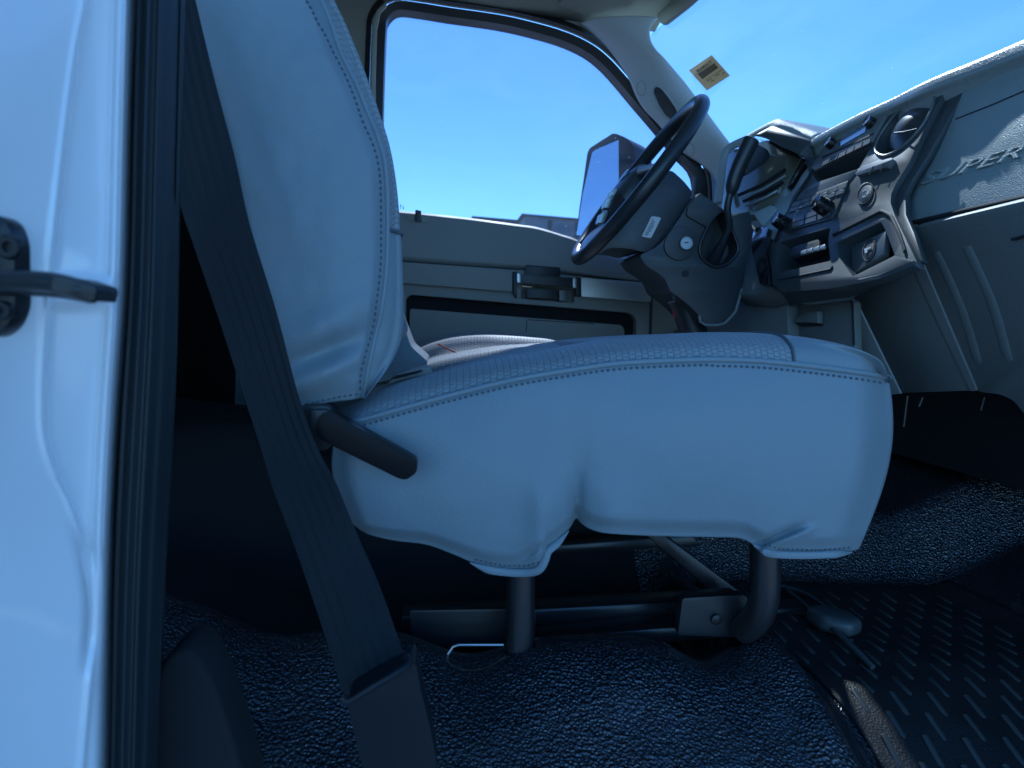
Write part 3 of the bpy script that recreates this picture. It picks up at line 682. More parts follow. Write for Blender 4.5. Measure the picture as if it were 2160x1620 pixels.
def roofp(u, v):
    x = lerp(-.8, hdr.x + .01, u); y_ = lerp(1.97, .38, v); z = interp(pl_, x) if x < pl_[-1][0] else pl_[-1][1] - (x - pl_[-1][0]) * .45
    z = max(z, hdr.z - .0)
    y = lerp(1.97, .38, v); cr = .045 * math.sin(math.pi * min(1, max(0, v))) ** .6 - .02 * sst(.9, 1, v)
    return Vector((x + bow(y) * sst(.3, 1, u), y, z + cr))
obj('roof_lining', grid(roofp, 50, 40), M['lining'], cab, ang=180, solid=-.05)
bm = box((P(1600, 500, 1.9).x + .30, .40, FZ - .05), (P(1600, 500, 1.9).x + .34, 2.0, .32)); obj('firewall', bm, M['dark'], cab)
# windscreen pillar trim
WS = [(1392, 38), (1378, 55), (1374, 70), (1377, 88), (1388, 106), (1404, 122), (1426, 148), (1451, 178), (1488, 228), (1517, 268), (1546, 306), (1566, 334), (1590, 368)]
II = [(1225, 50), (1270, 86), (1305, 128), (1329, 166), (1343, 200), (1361, 230), (1389, 259), (1416, 290), (1444, 321), (1475, 342), (1501, 365), (1516, 394), (1524, 430)]
A1 = resample(catmull([P(x, y, 1.94) for x, y in II], 6), 90); A2 = resample(catmull([P(x, y, 1.84) for x, y in WS], 6), 90)
SLOT = [(1376, 192), (1384, 180), (1396, 186), (1412, 206), (1428, 230), (1432, 246), (1420, 256), (1404, 246), (1388, 222)]
def apil(u, v):
    i = int(round(u * 89)); p = A1[i].lerp(A2[i], v); b = math.sin(math.pi * v)
    p = p + Vector((-.004, -.030 * b ** .8, 0)) + Vector((-.008 * math.sin(math.pi * v * 2) * sst(.35, .1, u), 0, 0))
    # long finger recess
    s = (u - .60) * 2.6; w_ = (v - .50 + (u - .6) * .3)
    return p
ap = obj('pillar_trim', grid(apil, 89, 24), M['pillar'], cab, ang=180, solid=-.006)
at_ = bvh(ap)
def on(tree, pts, lift):
    out = []
    for x, y in pts:
        p, n_ = hit(tree, x, y)
        if p is None: p = P(x, y, 1.9)
        out.append(p - ray(x, y).normalized() * lift)
    return out
sl = rounded(SLOT, 8, 3)
obj('grip_recess', prism(on(at_, sl, .003), Vector((0, .004, 0)), .0015), M['stack'], ap)
obj('recess_lip', tube(on(at_, sl, .004), .0022, seg=8, closed=True), M['bezel'], ap)
for cx, cy, q in ((*za(590, 140), 11), (*za(985, 640), 10)):
    obj('screw_cap', tube(on(at_, [(cx + q * .9 * math.cos(k / 16 * 2 * math.pi), cy + q * 1.4 * math.sin(k / 16 * 2 * math.pi)) for k in range(16)], .0005), .0006, seg=6, closed=True), M['trim'], ap)
# header above the windscreen and the near pillar
wpl = plane(P(1376, 84, 1.84), P(1546, 306, 1.84), P(1376, 84, 1.84) + YV)
wdir = (P(1546, 306, 1.84) - P(1376, 84, 1.84)).normalized()
h0 = P(1392, 38, 1.84)
# header: a curved strip following the roof's front edge, with a rounded inner corner
bm = bmesh.new(); add_tube(bm, [Vector((hdr.x + .005 + bow(y), y, hdr.z + .012 + .03 * sst(1.9, 1.4, y))) for y in [1.90 - .1 * k for k in range(16)]], .022, seg=12); obj('header_rail', bm, M['lining'], cab)
near_t = Vector((hdr.x, .40, hdr.z)); obj('pillar_trim', tube([near_t, near_t + wdir * .45, near_t + wdir * .9], .035, seg=10), M['bezel'], cab)
# windscreen glass
g0 = [h0 + Vector((0, .11, 0)), h0 + Vector((0, .11, 0)) + wdir * .85, None, None]; g0[2] = Vector((g0[1].x, .38, g0[1].z)); g0[3] = Vector((g0[0].x, .38, g0[0].z))
g0 = [p + Vector((.012, 0, .008)) for p in g0]
def wsf(u, v):
    p = g0[0].lerp(g0[1], v); y = lerp(g0[0].y + .12, .38, u); return Vector((p.x + bow(y), y, p.z))
ws = obj('windscreen', grid(wsf, 40, 10), M['windscreen'], cab, ang=180)
WPL = (g0[0] + Vector((.040, 0, 0)), wpl[1])
# sun visor
zv = roofp(.9, .12).z - .02
obj('sun_visor', prism([PZ(x, y, zv) for x, y in rounded([zf(1380, 30), zf(1540, 92), zf(1590, 122), zf(1640, 84), zf(1690, 96), zf(1735, 120), zf(1780, 95), zf(1860, -20), zf(1900, -120), zf(1500, -120)], 6)], Vector((0, 0, .014)), .004, 3), M['lining'], cab)

# sticker inside the windscreen
t = thing('windscreen_sticker', 'small tan paper sticker with a barcode stuck on the windscreen', 'sticker', PL(*ze(840, 830), WPL, .003))
def W_(x, y, o=.002): return PL(*ze(x, y), WPL, o)
obj('paper', prism([W_(*p) for p in ((870, 625), (1080, 860), (818, 1030), (612, 800))], WPL[1] * .0006), M['sticker'], t)
bm = bmesh.new(); o_ = .0032
add_text(bm, 'T258008', W_(880, 712, o_), W_(716, 832, o_), W_(862, 684, o_), W_(686, 800, o_), .0003, WPL[1], bold=.012)
obj('serial_number', bm, M['ink'], t)
bm = bmesh.new(); k = 0.0; p00, p10, p01, p11 = Vector((946, 772)), Vector((760, 905)), Vector((900, 714)), Vector((706, 846))
while k < .98:
    w_ = random.choice((.008, .012, .02)); a = p00.lerp(p10, k); b = p00.lerp(p10, k + w_); c = p01.lerp(p11, k + w_); d = p01.lerp(p11, k)
    add_prism(bm, [W_(*q, o_) for q in (a, b, c, d)], WPL[1] * .0003); k += w_ + random.choice((.008, .012))
obj('barcode', bm, M['ink'], t)
bm = bmesh.new()
for (ax, ay, bx, by, h) in ((985, 790, 795, 912, 10), (1010, 820, 985, 838, 16), (955, 832, 905, 868, 16), (868, 890, 812, 924, 14), (895, 905, 855, 930, 14)):
    m_ = max(3, int(abs(ax - bx) / 9))
    for i in range(m_):
        a = Vector((ax, ay)).lerp(Vector((bx, by)), i / m_); b = Vector((ax, ay)).lerp(Vector((bx, by)), (i + .6) / m_); dn = Vector((h * .5, h * .6))
        add_prism(bm, [W_(*q, o_) for q in (a, b, b + dn, a + dn)], WPL[1] * .0003)
obj('small_print', bm, M['ink'], t)

# ------------------------------------------------------------------ driver's door
door = thing('driver_door', 'closed grey driver door with window, pull handle and map pocket', 'door', P(1100, 800, 1.94))
fr = obj('window_frame', ring(W1, WIN, 1.985, 1.995, .05), M['dark'], door)
obj('window_pane', prism([P(x, y, 2.03) for x, y in offset(WIN, 10)], Vector((0, .004, 0))), M['thinglass'], door)
SILL = sinterp([(760, 436), (838, 444), (890, 449), (1000, 461), (1090, 473), (1132, 479), (1184, 494), (1218, 506), (1274, 534), (1310, 545), (1357, 549), (1480, 552)])
ARM = sinterp([(760, 545), (848, 552), (960, 560), (1106, 570), (1250, 585), (1373, 600), (1480, 612)])
def pad(u, v):
    px = lerp(760, 1480, u); y0 = interp(SILL, px); y1 = interp(ARM, px)
    if v < .12:
        q = v / .12; p = P(px, y0, 1.955 + .018 * math.cos(q * math.pi / 2)); return P(px, y0 + 5 * (1 - math.cos(q * math.pi / 2)), 1.94 + .075 * (1 - math.sin(q * math.pi / 2)))
    q = (v - .12) / .88; py = lerp(y0 + 5, y1, q)
    return P(px, py, 1.94 - .020 * math.sin(q * math.pi * .62) + .012 * sst(.9, 1, q))
obj('door_pad', grid(pad, 160, 34), M['trim'], door, ang=180, solid=-.003)
def DP(x, y, Y=1.925): return P(*zc(x, y), Y)
pocket = rounded([(130, 720), (165, 690), (1830, 828), (1880, 868), (1872, 1400), (130, 1300)], 30, 3)
outer = [(-160, 415), (100, 440), (1030, 505), (1990, 610), (2350, 640), (2350, 1500), (-160, 1500)]
hnd = rounded([(1015, 612), (1410, 650), (1410, 752), (1000, 720)], 12, 2)
rec = rounded([(1036, 462), (1305, 482), (1300, 600), (1030, 570)], 14, 2)
obj('door_panel', panel([[DP(*p) for p in outer], [DP(*p) for p in pocket], [DP(*p) for p in hnd]], n_in, .012, [-.05, .04], .002), M['trim'], door)
obj('handle_recess', prism([DP(x, y, 1.918) for x, y in rec], Vector((0, .02, 0)), .003), M['dark'], door)
obj('pocket_lining', prism([DP(*p, 1.958) for p in pocket], Vector((0, .004, 0))), M['felt_shade'], door)
obj('pocket_panel', prism([DP(x, y, 1.945) for x, y in rounded([(160, 795), (1770, 920), (1790, 960), (1790, 1400), (150, 1300)], 24, 3)], Vector((0, .02, 0)), .004), M['trim'], door)
bm = bmesh.new(); add_tube(bm, [DP(1560, 910, 1.944), DP(1060, 880, 1.944), DP(1047, 890, 1.944), DP(1045, 972, 1.944)], .0012, seg=6); obj('pocket_seam', bm, M['dark'], door)
obj('armrest', prism([DP(x, y, 1.905) for x, y in rounded([(-160, 420), (100, 446), (938, 514), (938, 668), (100, 600), (-160, 580)], 8)], Vector((0, .03, 0)), .006, 3), M['trim'], door)
hb = obj('pull_handle', prism([DP(x, y, 1.885) for x, y in rounded([(985, 535), (1405, 562), (1408, 636), (985, 600)], 10)], Vector((0, .018, 0)), .005, 3), M['dark'], door)
for x, y in ((988, 562), (1413, 600)):
    obj('handle_end', prism([DP(p[0] + x, p[1] + y, 1.880) for p in rounded([(-14, -34), (14, -32), (14, 38), (-14, 36)], 6)], Vector((0, .03, 0)), .003), M['bare'], hb)
obj('handle_post', prism([DP(x, y, 1.90) for x, y in [(946, 512), (975, 514), (972, 720), (946, 672)]], Vector((0, .03, 0)), .002), M['dark'], door)
obj('handle_post', prism([DP(x, y, 1.90) for x, y in [(1425, 556), (1455, 558), (1455, 704), (1420, 700)]], Vector((0, .03, 0)), .002), M['dark'], door)
obj('release_lever', prism([DP(x, y, 1.905) for x, y in rounded([(1050, 640), (1285, 655), (1285, 725), (1050, 712)], 6)], Vector((0, .02, 0)), .003), M['dark'], door)
obj('window_switch', prism([DP(x, y, 1.903) for x, y in rounded([(1295, 655), (1352, 660), (1352, 740), (1295, 735)], 6)], Vector((0, .02, 0)), .003), M['button'], door)
obj('silver_armrest', prism([DP(x, y, 1.90) for x, y in rounded([(1462, 560), (1960, 600), (1998, 625), (1992, 746), (1462, 704)], 14)], Vector((0, .035, 0)), .008, 4), M['silver'], door)
obj('edge_seam', tube([DP(1996, 640, 1.922), DP(1992, 760, 1.922), DP(1985, 1010, 1.922)], .004, seg=8), M['dark'], door)
lb = obj('lock_bezel', prism([P(*zc(x, y), 1.932) for x, y in rounded([(135, 84), (205, 76), (300, 100), (304, 128), (290, 142), (140, 126)], 16)], Vector((0, .012, 0)), .003), M['trim'], door)
obj('lock_knob', prism([P(*zc(x, y), 1.924) for x, y in rounded([(202, 44), (246, 52), (248, 134), (198, 130)], 8)], Vector((0, .014, 0)), .003), M['dark'], door)
bm = bmesh.new()
for x, sgn in ((90, 1), (110, -1)):
    y0, y1 = (3, 40) if sgn > 0 else (6, 42)
    add_prism(bm, [P(*zc(a, b), 2.027) for a, b in ((x - 1.5, y0), (x + 1.5, y0), (x + 1.5, y1), (x - 1.5, y1))], Vector((0, .001, 0)))
    yt = y0 if sgn > 0 else y1
    add_prism(bm, [P(*zc(a, b), 2.027) for a, b in ((x - 6, yt + 14 * sgn), (x, yt - 2 * sgn), (x + 6, yt + 14 * sgn))], Vector((0, .001, 0)))
obj('arrow_marks', bm, M['ink'], door)
obj('mirror_sail', prism([P(x, y, 1.975) for x, y in [za(1035, 850), za(905, 672), za(960, 690), za(1250, 900), za(1250, 1100), za(1012, 1100)]], Vector((0, .03, 0)), .004), M['dark'], door)

# ------------------------------------------------------------------ door mirror outside
t = thing('door_mirror', 'tall black towing mirror outside the driver window reflecting blue sky', 'mirror', P(1270, 500, 2.3))
hs = [(1239, 322), (1244, 312), (1293, 281), (1300, 282), (1322, 291), (1335, 306), (1340, 330), (1338, 420), (1320, 500), (1296, 520), (1214, 502), (1222, 440)]
MP = (P(1272, 400, 2.27), Vector((-.78, -.62, .06)).normalized())
obj('housing', prism([PL(x, y, MP) for x, y in rounded(hs, 8)], -MP[1] * .09, .010, 3), M['dark'], t)
obj('mirror_face', prism([PL(x, y, MP, .002) for x, y in [(1249, 322), (1256, 316), (1305, 295), (1305, 420), (1296, 500), (1216, 496), (1229, 410)]], -MP[1] * .003), M['mirror'], t)
obj('bracket_arm', tube([P(1330, 470, 2.3), P(1400, 480, 2.15), P(1450, 470, 2.04)], .02, seg=10), M['dark'], t)

# ------------------------------------------------------------------ steering column and wheel
WC = P(1343, 385, 1.50); u_ = (P(1470 - 9, 215 + 11, 1.5) - P(1215 + 9, 555 - 11, 1.5)); RW = u_.length / 2; u_.normalize()
nn = Vector((-u_.z, 0, u_.x)).normalized()
if nn.x > 0: nn = -nn
wheel = thing('steering_wheel', 'black steering wheel tilted in front of the driver window', 'steering wheel', WC)
def wp(a, r, h): return WC + u_ * (math.cos(a) * r) + YV * (math.sin(a) * r) + nn * h
obj('rim', tube([wp(2 * math.pi * k / 96, RW, 0) for k in range(96)], .0150, seg=20, closed=True, flat=1.0, up=nn), M['wheel'], wheel)
hubc = [za(830, 800), za(930, 890), za(1012, 990), za(965, 1085), za(905, 1175), za(820, 1290), za(745, 1375), za(660, 1460), za(600, 1472), za(520, 1448), za(420, 1438), za(330, 1436), za(260, 1480), za(190, 1500), za(300, 1300), za(520, 1060), za(720, 860)]
obj('hub_cover', prism([P(x, y, 1.42) for x, y in rounded(hubc, 10)], Vector((-.012, .16, 0)), .016, 4), M['wheel'], wheel)
def padf(a, b):
    th = a * 2 * math.pi; ph = (b - .5) * math.pi
    return WC + u_ * (-.034 + .075 * math.sin(th) * math.cos(ph)) + YV * (.06 * math.cos(th) * math.cos(ph)) + nn * (.004 + .026 * math.sin(ph))
ab = obj('airbag_cover', grid(padf, 40, 20), M['stack'], wheel, ang=180)
obj('badge', cyl(wp(.0, -.005, .029), nn, [(0, .016), (.002, .016), (.0035, .012)], 24), M['badge'], ab)
for (a, r0) in ((math.pi * .5, .07), (-math.pi * .5, .07), (math.pi * .8, .07), (-math.pi * .8, .07)):
    obj('spoke', tube([wp(a, r0, .004), wp(a, RW * .72, -.004), wp(a, RW, 0)], [.02, .015, .012], seg=10, flat=.6, up=nn), M['wheel'], wheel)
for q in (za(350, 1010), za(318, 1065), za(272, 1190)):
    obj('button_pod', prism([P(q[0] + x, q[1] + y, 1.47) for x, y in rounded([(-8, 12), (-3, -8), (10, -16), (12, -8), (4, 12)], 3)], Vector((0, .03, 0)), .002), M['silver'], wheel)
lab = [za(682, 1180), za(742, 1190), za(748, 1200), za(672, 1352), za(660, 1358), za(598, 1346), za(596, 1338), za(672, 1184)]
hl = obj('paper_label', prism([P(x, y, 1.4175) for x, y in lab], Vector((0, .002, 0))), M['white'], wheel)
bm = bmesh.new()
for i, (fx, l_) in enumerate(((.12, .9), (.30, .8), (.46, .85), (.62, .6))):
    for k in range(9):
        v0 = .06 + k * .1
        if v0 > l_ or (i == 3 and k < 2): continue
        def q(a, b):
            A = Vector(za(606, 1338)).lerp(Vector(za(684, 1190)), b); B = Vector(za(662, 1350)).lerp(Vector(za(738, 1200)), b); r_ = A.lerp(B, a); return P(r_.x, r_.y, 1.4168)
        add_prism(bm, [q(fx, v0), q(fx + .09, v0), q(fx + .09, v0 + .06), q(fx, v0 + .06)], Vector((0, .001, 0)))
obj('label_print', bm, M['ink'], hl)

col = thing('steering_column', 'dark steering column shroud with ignition lock and gear lever boot', 'steering column', P(1500, 680, 1.45))
shr = [zd(1160, 240), zd(1200, 185), zd(1268, 125), zd(1310, 135), zd(1490, 262), zd(1560, 330), zd(1730, 284), zd(1752, 400), zd(1764, 500), zd(1712, 680), zd(1695, 800), zd(1655, 1000), zd(1595, 1195), zd(1500, 1290), zd(1335, 1305), zd(1272, 1235), zd(1190, 1150), zd(1080, 1060), zd(1010, 1010), zd(960, 900), zd(870, 830), zd(800, 785), zd(752, 725), zd(748, 675), zd(880, 610), zd(960, 530), zd(1010, 460), zd(1100, 340)]
def DQ(x, y, Y=1.40): return P(*zd(x, y), Y)
boot = [(1470, 285), (1415, 335), (1340, 450), (1280, 600), (1300, 705), (1380, 775), (1450, 790), (1545, 755), (1630, 640), (1605, 530), (1560, 420), (1520, 320)]
bootp = [(p.x, p.y) for p in catmull(boot, 3, True)]
shp = [(p.x, p.y) for p in catmull([(x, y) for x, y in shr], 2, True)]
sh = obj('shroud', panel([[P(x, y, 1.40) for x, y in shp], [DQ(*p) for p in bootp]], n_in, .16, [.05], .007, 3), M['shroud'], col)
obj('boot_rim', tube([DQ(*p, 1.397) for p in bootp], .0032, seg=8, closed=True), M['dark'], sh)
obj('upper_shroud', prism([DQ(*p, 1.393) for p in rounded([(1172, 245), (1270, 130), (1490, 265), (1480, 290), (1420, 330), (1350, 430), (1180, 335), (1160, 310)], 10)], Vector((0, .03, 0)), .004, 3), M['shroud'], sh)
obj('lock_housing', prism([DQ(*p, 1.394) for p in [(q.x, q.y) for q in catmull([(1110, 415), (1200, 450), (1250, 560), (1200, 680), (1080, 730), (980, 670), (960, 570), (1020, 460)], 4, True)]], Vector((0, .02, 0)), .004, 3), M['shroud'], sh)
kc = DQ(1150, 577, 1.392)
kl = obj('ignition_lock', cyl(kc, (0, -1, 0), [(0, .0135), (.005, .0135), (.0065, .012), (.0065, .0105), (.0055, .0100)], 32), M['bare'], sh)
obj('key_slot', prism([kc + Vector((x * .0035, -.0075, z * .0022)) for x, z in ((-1, -.3), (1, .6), (.8, 1.3), (-1.2, .5))], Vector((0, .003, 0))), M['ink'], kl)
obj('screw_hole', cyl(DQ(1150, 850, 1.399), (0, -1, 0), [(0, .007), (.0015, .007)], 12), M['ink'], sh)
# gear lever
gl = catmull([DQ(1400, 740, 1.43), DQ(1490, 560, 1.40), DQ(1548, 420, 1.385), P(*za(1290, 1110), 1.375), P(*za(1330, 930), 1.37)], 8)
o = obj('gear_lever', tube(gl, [.014 - .007 * sst(0, .35, i / (len(gl) - 1)) for i in range(len(gl))], seg=14), M['wheel'], col)
obj('lever_grip', tube(catmull([P(*za(1315, 1010), 1.372), P(*za(1345, 880), 1.37), P(*za(1400, 740), 1.365), P(*za(1482, 566), 1.36)], 6), [.007, .009, .011, .013, .0140, .0143, .0145, .0148, .015, .015, .0152, .0152, .0152, .0152, .0154, .0154, .0154, .0154, .0154], seg=20), M['wheel'], o)
obj('lever_cap', cyl(P(*za(1482, 562), 1.36), P(*za(1482, 566), 1.36) - P(*za(1420, 700), 1.364), [(0, .0155), (.0025, .0148), (.004, .012)], 28), M['stack'], o)
obj('cluster_shade', prism([P(*za(x, y), 1.46) for x, y in rounded([(1470, 560), (1620, 640), (1640, 690), (1600, 745), (1520, 800), (1440, 850), (1420, 780)], 20)], Vector((0, .03, 0)), .008, 3), M['dark'], col)  # dark block stands in for the shadow inside the cluster
bm = bmesh.new()
for a, b in ((zd(990, 1120), zd(1070, 1095)), (zd(1160, 1150), zd(1205, 1210)), (zd(1165, 1375), zd(1235, 1360))): add_tube(bm, [P(*a, 1.45), P(*b, 1.45)], .003, seg=8)
obj('linkage', bm, M['bare'], col)
obj('linkage_boot', tube([DQ(1100, 1080, 1.47), DQ(1150, 1200, 1.47), DQ(1230, 1420, 1.47)], [.03, .026, .03], seg=12), M['dark'], col)
obj('wire_lead', tube(catmull([DQ(1038, 1190, 1.45), DQ(1045, 1225, 1.45), DQ(1050, 1255, 1.45)], 4), .002, seg=6), M['red'], col)

# ------------------------------------------------------------------ dashboard
dash = thing('dashboard', 'grey dashboard with radio, climate controls, vents and glove box', 'dashboard', P(1900, 830, 1.1))
YS = 1.34
Fp = plane(P(*zb(650, 570), YS), P(*zb(370, 1080), YS), P(*zb(650, 570), YS) + YV)
nF = Fp[1]
def B(x, y, o=0.0): return PL(*zb(x, y), Fp, o)
def BL(pts, o=0.0, r=0, seg=3): return [B(*p, o) for p in (rounded(pts, r, seg) if r else pts)]
# stack face with pockets
stack_out = [(470, 600), (900, 380), (1300, 180), (1590, 95), (1480, 290), (1385, 480), (1290, 690), (1190, 850), (1152, 930), (1146, 1000), (1180, 1100), (1250, 1250), (1345, 1445), (1330, 1475), (1050, 1580), (700, 1650), (330, 1680), (250, 1620), (235, 1450), (262, 1300), (350, 1095), (400, 960), (530, 780)]
vent = [(1478, 215), (1455, 182), (1400, 178), (1290, 232), (1160, 355), (1065, 490), (1028, 590), (1055, 632), (1115, 640), (1215, 590), (1335, 478), (1430, 345)]
ventc = [(p.x, p.y) for p in catmull(vent, 4, True)]
cubby = rounded([(548, 775), (1000, 572), (905, 742), (612, 868), (590, 835)], 10, 2)
lowcub = rounded([(305, 1300), (690, 1188), (672, 1290), (690, 1440), (300, 1530), (272, 1480)], 14, 2)
traycub = rounded([(742, 1300), (1075, 1145), (1112, 1215), (1180, 1400), (860, 1560), (760, 1420)], 12, 2)
sk_ = obj('centre_stack', panel([BL(stack_out), BL(ventc), BL(cubby), BL(lowcub), BL(traycub)], nF, .012, [.035, .07, .06, .035], .003), M['stack'], dash)
fe = [(1345, 1445), (1330, 1475), (1050, 1580), (700, 1650), (330, 1680), (250, 1620)]; le = [(1340, 1500), (1330, 1530), (1080, 1625), (868, 1712), (378, 1776), (290, 1640)]
obj('stack_underside', grid(lambda u, v: B(*fe[int(round(u * 5))], -.002).lerp(B(*le[int(round(u * 5))], -.035), v), 5, 4), M['stack'], dash, ang=25, solid=.006)
# dark groove band between stack and glove box side
band = [(1590, 95), (1480, 290), (1385, 480), (1290, 690), (1190, 850), (1152, 930), (1146, 1000), (1180, 1100), (1250, 1250), (1345, 1445), (1395, 1450), (1322, 1220), (1262, 1085), (1258, 930), (1300, 840), (1440, 620), (1600, 335), (1705, 150), (1690, 80)]
obj('stack_border', prism(BL(band, -.008), -nF * .010, .003), M['stack'], dash)
# vent barrel
bc = B(1285, 425, -.012)
bar = catmull([B(*p, -.010) for p in [(1445, 262), (1462, 310), (1400, 425), (1305, 540), (1205, 598), (1150, 590), (1130, 540), (1182, 425), (1282, 300), (1385, 245)]], 4, True)
bm = bmesh.new(); cen = sum(bar, Vector()) / len(bar)
rings = []
for q in range(7):
    f = 1 - q / 6.5; rings.append([bm.verts.new(cen + (p - cen) * f + nF * (.014 * (1 - f ** 2))) for p in bar])
for a, b in zip(rings, rings[1:]):
    for k in range(len(bar)): bm.faces.new((a[k], a[(k + 1) % len(bar)], b[(k + 1) % len(bar)], b[k]))
bm.faces.new(rings[-1])
vb = obj('air_vent', bm, M['barrel'], dash, ang=180)
obj('vent_slat', tube([B(1175, 470, .004), B(1250, 462, .010), B(1345, 440, .006)], .0012, seg=6), M['dark'], vb)
obj('vent_rim', tube(BL(ventc, .001), .0022, seg=8, closed=True), M['button'], vb)
lv_ = [(p.x, p.y) for p in catmull([(596, 592), (560, 600), (480, 675), (385, 825), (338, 935), (350, 950), (415, 905), (470, 800), (560, 680)], 3, True)]
# pads and panels
obj('radio', prism(BL([(655, 585), (1155, 292), (1015, 545), (585, 765), (560, 740)], 0, 6), nF * .005, .0012), M['radio'], dash)
rad = dash.children[-1] if False else [c for c in dash.children if c.name.startswith('radio')][0]
obj('radio_display', prism(BL([(820, 478), (965, 410), (958, 465), (770, 572), (752, 560)], .005, 4), nF * .0015), M['display'], rad)
obj('disc_slot', prism(BL([(630, 650), (1020, 470), (1018, 482), (630, 664)], .005), nF * .001), M['ink'], rad)
bm = bmesh.new()
for k in range(6):
    x = 640 + k * 62; y = 690 - k * 30
    add_prism(bm, BL([(x, y), (x + 52, y - 25), (x + 40, y + 10), (x - 12, y + 36)], .005), nF * .0018)
obj('preset_button', bev(bm, .0005, 1), M['stack'], rad)
def knob(x, y, rpx, h, name, par, base=.004):
    c = B(x, y, base); r = rpx / 3.6 * c.y / FPX
    bm = bmesh.new(); seg = 36; prof = [(0, 1.0), (h * .25, 1.0), (h * .8, .93), (h, .86), (h * .96, .6)]; rings = []
    uu = nF.orthogonal().normalized(); ww = nF.cross(uu)
    for hh, f in prof: rings.append([bm.verts.new(c + nF * hh + (uu * math.cos(2 * math.pi * k / seg) + ww * math.sin(2 * math.pi * k / seg)) * r * f * (1 - (.05 if (k % 3 == 0 and f > .9) else 0))) for k in range(seg)])
    for a, b in zip(rings, rings[1:]):
        for k in range(seg): bm.faces.new((a[k], a[(k + 1) % seg], b[(k + 1) % seg], b[k]))
    bm.faces.new(rings[-1]); o = obj(name, bm, M['gloss'], par)
    obj('pointer', prism([c + nF * (h) + uu * r * a + ww * r * b for a, b in ((.3, -.06), (.8, -.06), (.8, .06), (.3, .06))], nF * .0006), M['white'], o)
    return o
knob(712, 560, 44, .014, 'knob', rad); knob(1012, 405, 46, .014, 'knob', rad)
# plain strip, climate panel
obj('trim_strip', prism(BL([(560, 860), (905, 750), (840, 835), (430, 1000), (470, 925)], 0, 4), nF * .002, .0008), M['button'], dash)
cl = obj('climate_panel', prism(BL([(410, 1000), (835, 838), (745, 1060), (700, 1130), (395, 1215), (330, 1140)], .0, 6), nF * .003, .001), M['stack'], dash)
bm = bmesh.new(); A0, A1_, A2_, A3 = Vector((415, 1006)), Vector((828, 848)), Vector((796, 932)), Vector((372, 1085))
for i in range(6):
    for j in range(2):
        u0, u1 = i / 6 + .012, (i + 1) / 6 - .012; v0, v1 = j / 2 + .05, (j + 1) / 2 - .05
        q = lambda u, v: tuple(A0.lerp(A1_, u).lerp(A3.lerp(A2_, u), v))
        add_prism(bm, BL([q(u0, v0), q(u1, v0), q(u1, v1), q(u0, v1)], .003), nF * .0022)
obj('climate_button', bev(bm, .0006, 1), M['button'], cl)
bm = bmesh.new(); A0, A1_, A2_, A3 = Vector((410, 1120)), Vector((690, 1020)), Vector((690, 1110)), Vector((400, 1200))
for i in range(3):
    for j in range(2):
        u0, u1 = i / 3 + .02, (i + 1) / 3 - .02; v0, v1 = j / 2 + .05, (j + 1) / 2 - .05
        q = lambda u, v: tuple(A0.lerp(A1_, u).lerp(A3.lerp(A2_, u), v))
        add_prism(bm, BL([q(u0, v0), q(u1, v0), q(u1, v1), q(u0, v1)], .003), nF * .0022)
obj('climate_button', bev(bm, .0006, 1), M['button'], cl)
bm = bmesh.new()
for i, (x, y) in enumerate([(450, 1035), (500, 1005), (560, 975), (645, 945), (700, 925), (760, 905), (430, 1062), (640, 925)]):
    add_prism(bm, BL([(x, y), (x + 22, y - 8), (x + 20, y - 2), (x - 2, y + 6)], .0053), nF * .0003)
obj('button_marking', bm, M['white'], cl)
knob(345, 1165, 58, .024, 'knob', cl); knob(672, 1050, 68, .026, 'knob', cl)
# rocker switch strip and sockets
sw = obj('switch_strip', prism(BL([(905, 795), (962, 738), (1185, 678), (1195, 690), (1148, 748), (915, 812)], 0, 8), nF * .008, .002), M['button'], dash)
for (x0, y0, x1, y1) in ((1015, 722, 985, 790), (1095, 700, 1070, 765)): obj('switch_gap', tube([B(x0, y0, .0085), B(x1, y1, .0085)], .0007, seg=6), M['ink'], sw)
def socket(cx, cy, rx, ry, tilt, o0):
    el = []
    for k in range(28):
        a = 2 * math.pi * k / 28; x, y = rx * math.cos(a), ry * math.sin(a); el.append((cx + x * math.cos(tilt) - y * math.sin(tilt), cy + x * math.sin(tilt) + y * math.cos(tilt)))
    s = obj('power_socket', prism(BL(el, o0), nF * .003, .0008), M['stack'], dash)
    obj('socket_ring', tube(BL(el, o0 + .003), .0012, seg=6, closed=True), M['ink'], s); return s
s = socket(955, 930, 52, 84, .45, .0)
bm = bmesh.new()
for q in ([(935, 910), (955, 898), (960, 908), (940, 920)], [(930, 965), (935, 950), (955, 945), (960, 955)], [(968, 915), (990, 905), (985, 930), (965, 948)]): add_prism(bm, BL(q, .003), nF * .0006)
obj('socket_icon', bm, M['bezel'], s)
obj('tray_face', prism([B(850, 1330, -.022), B(1112, 1212, -.004), B(1095, 1385, -.004), B(852, 1548, -.018)], -nF * .01, .001), M['button'], dash)
s = socket(985, 1360, 42, 84, .25, -.010)
bm = bmesh.new(); add_prism(bm, BL([(950, 1350), (1000, 1335), (1000, 1345), (975, 1355), (970, 1380), (955, 1384)], -.006), nF * .0008); obj('socket_icon', bm, M['white'], s)
rk = obj('rocker_bank', prism(BL([(455, 1400), (470, 1372), (660, 1318), (672, 1330), (676, 1400), (600, 1430), (450, 1462), (440, 1440)], -.02, 6), nF * .018, .003), M['dark'], dash)
for k in range(4):
    x = 478 + k * 48; y = 1372 - k * 13
    obj('rocker', prism(BL([(x, y), (x + 40, y - 11), (x + 36, y + 22), (x - 4, y + 33)], -.002), nF * .004, .0012), M['silver'], rk)
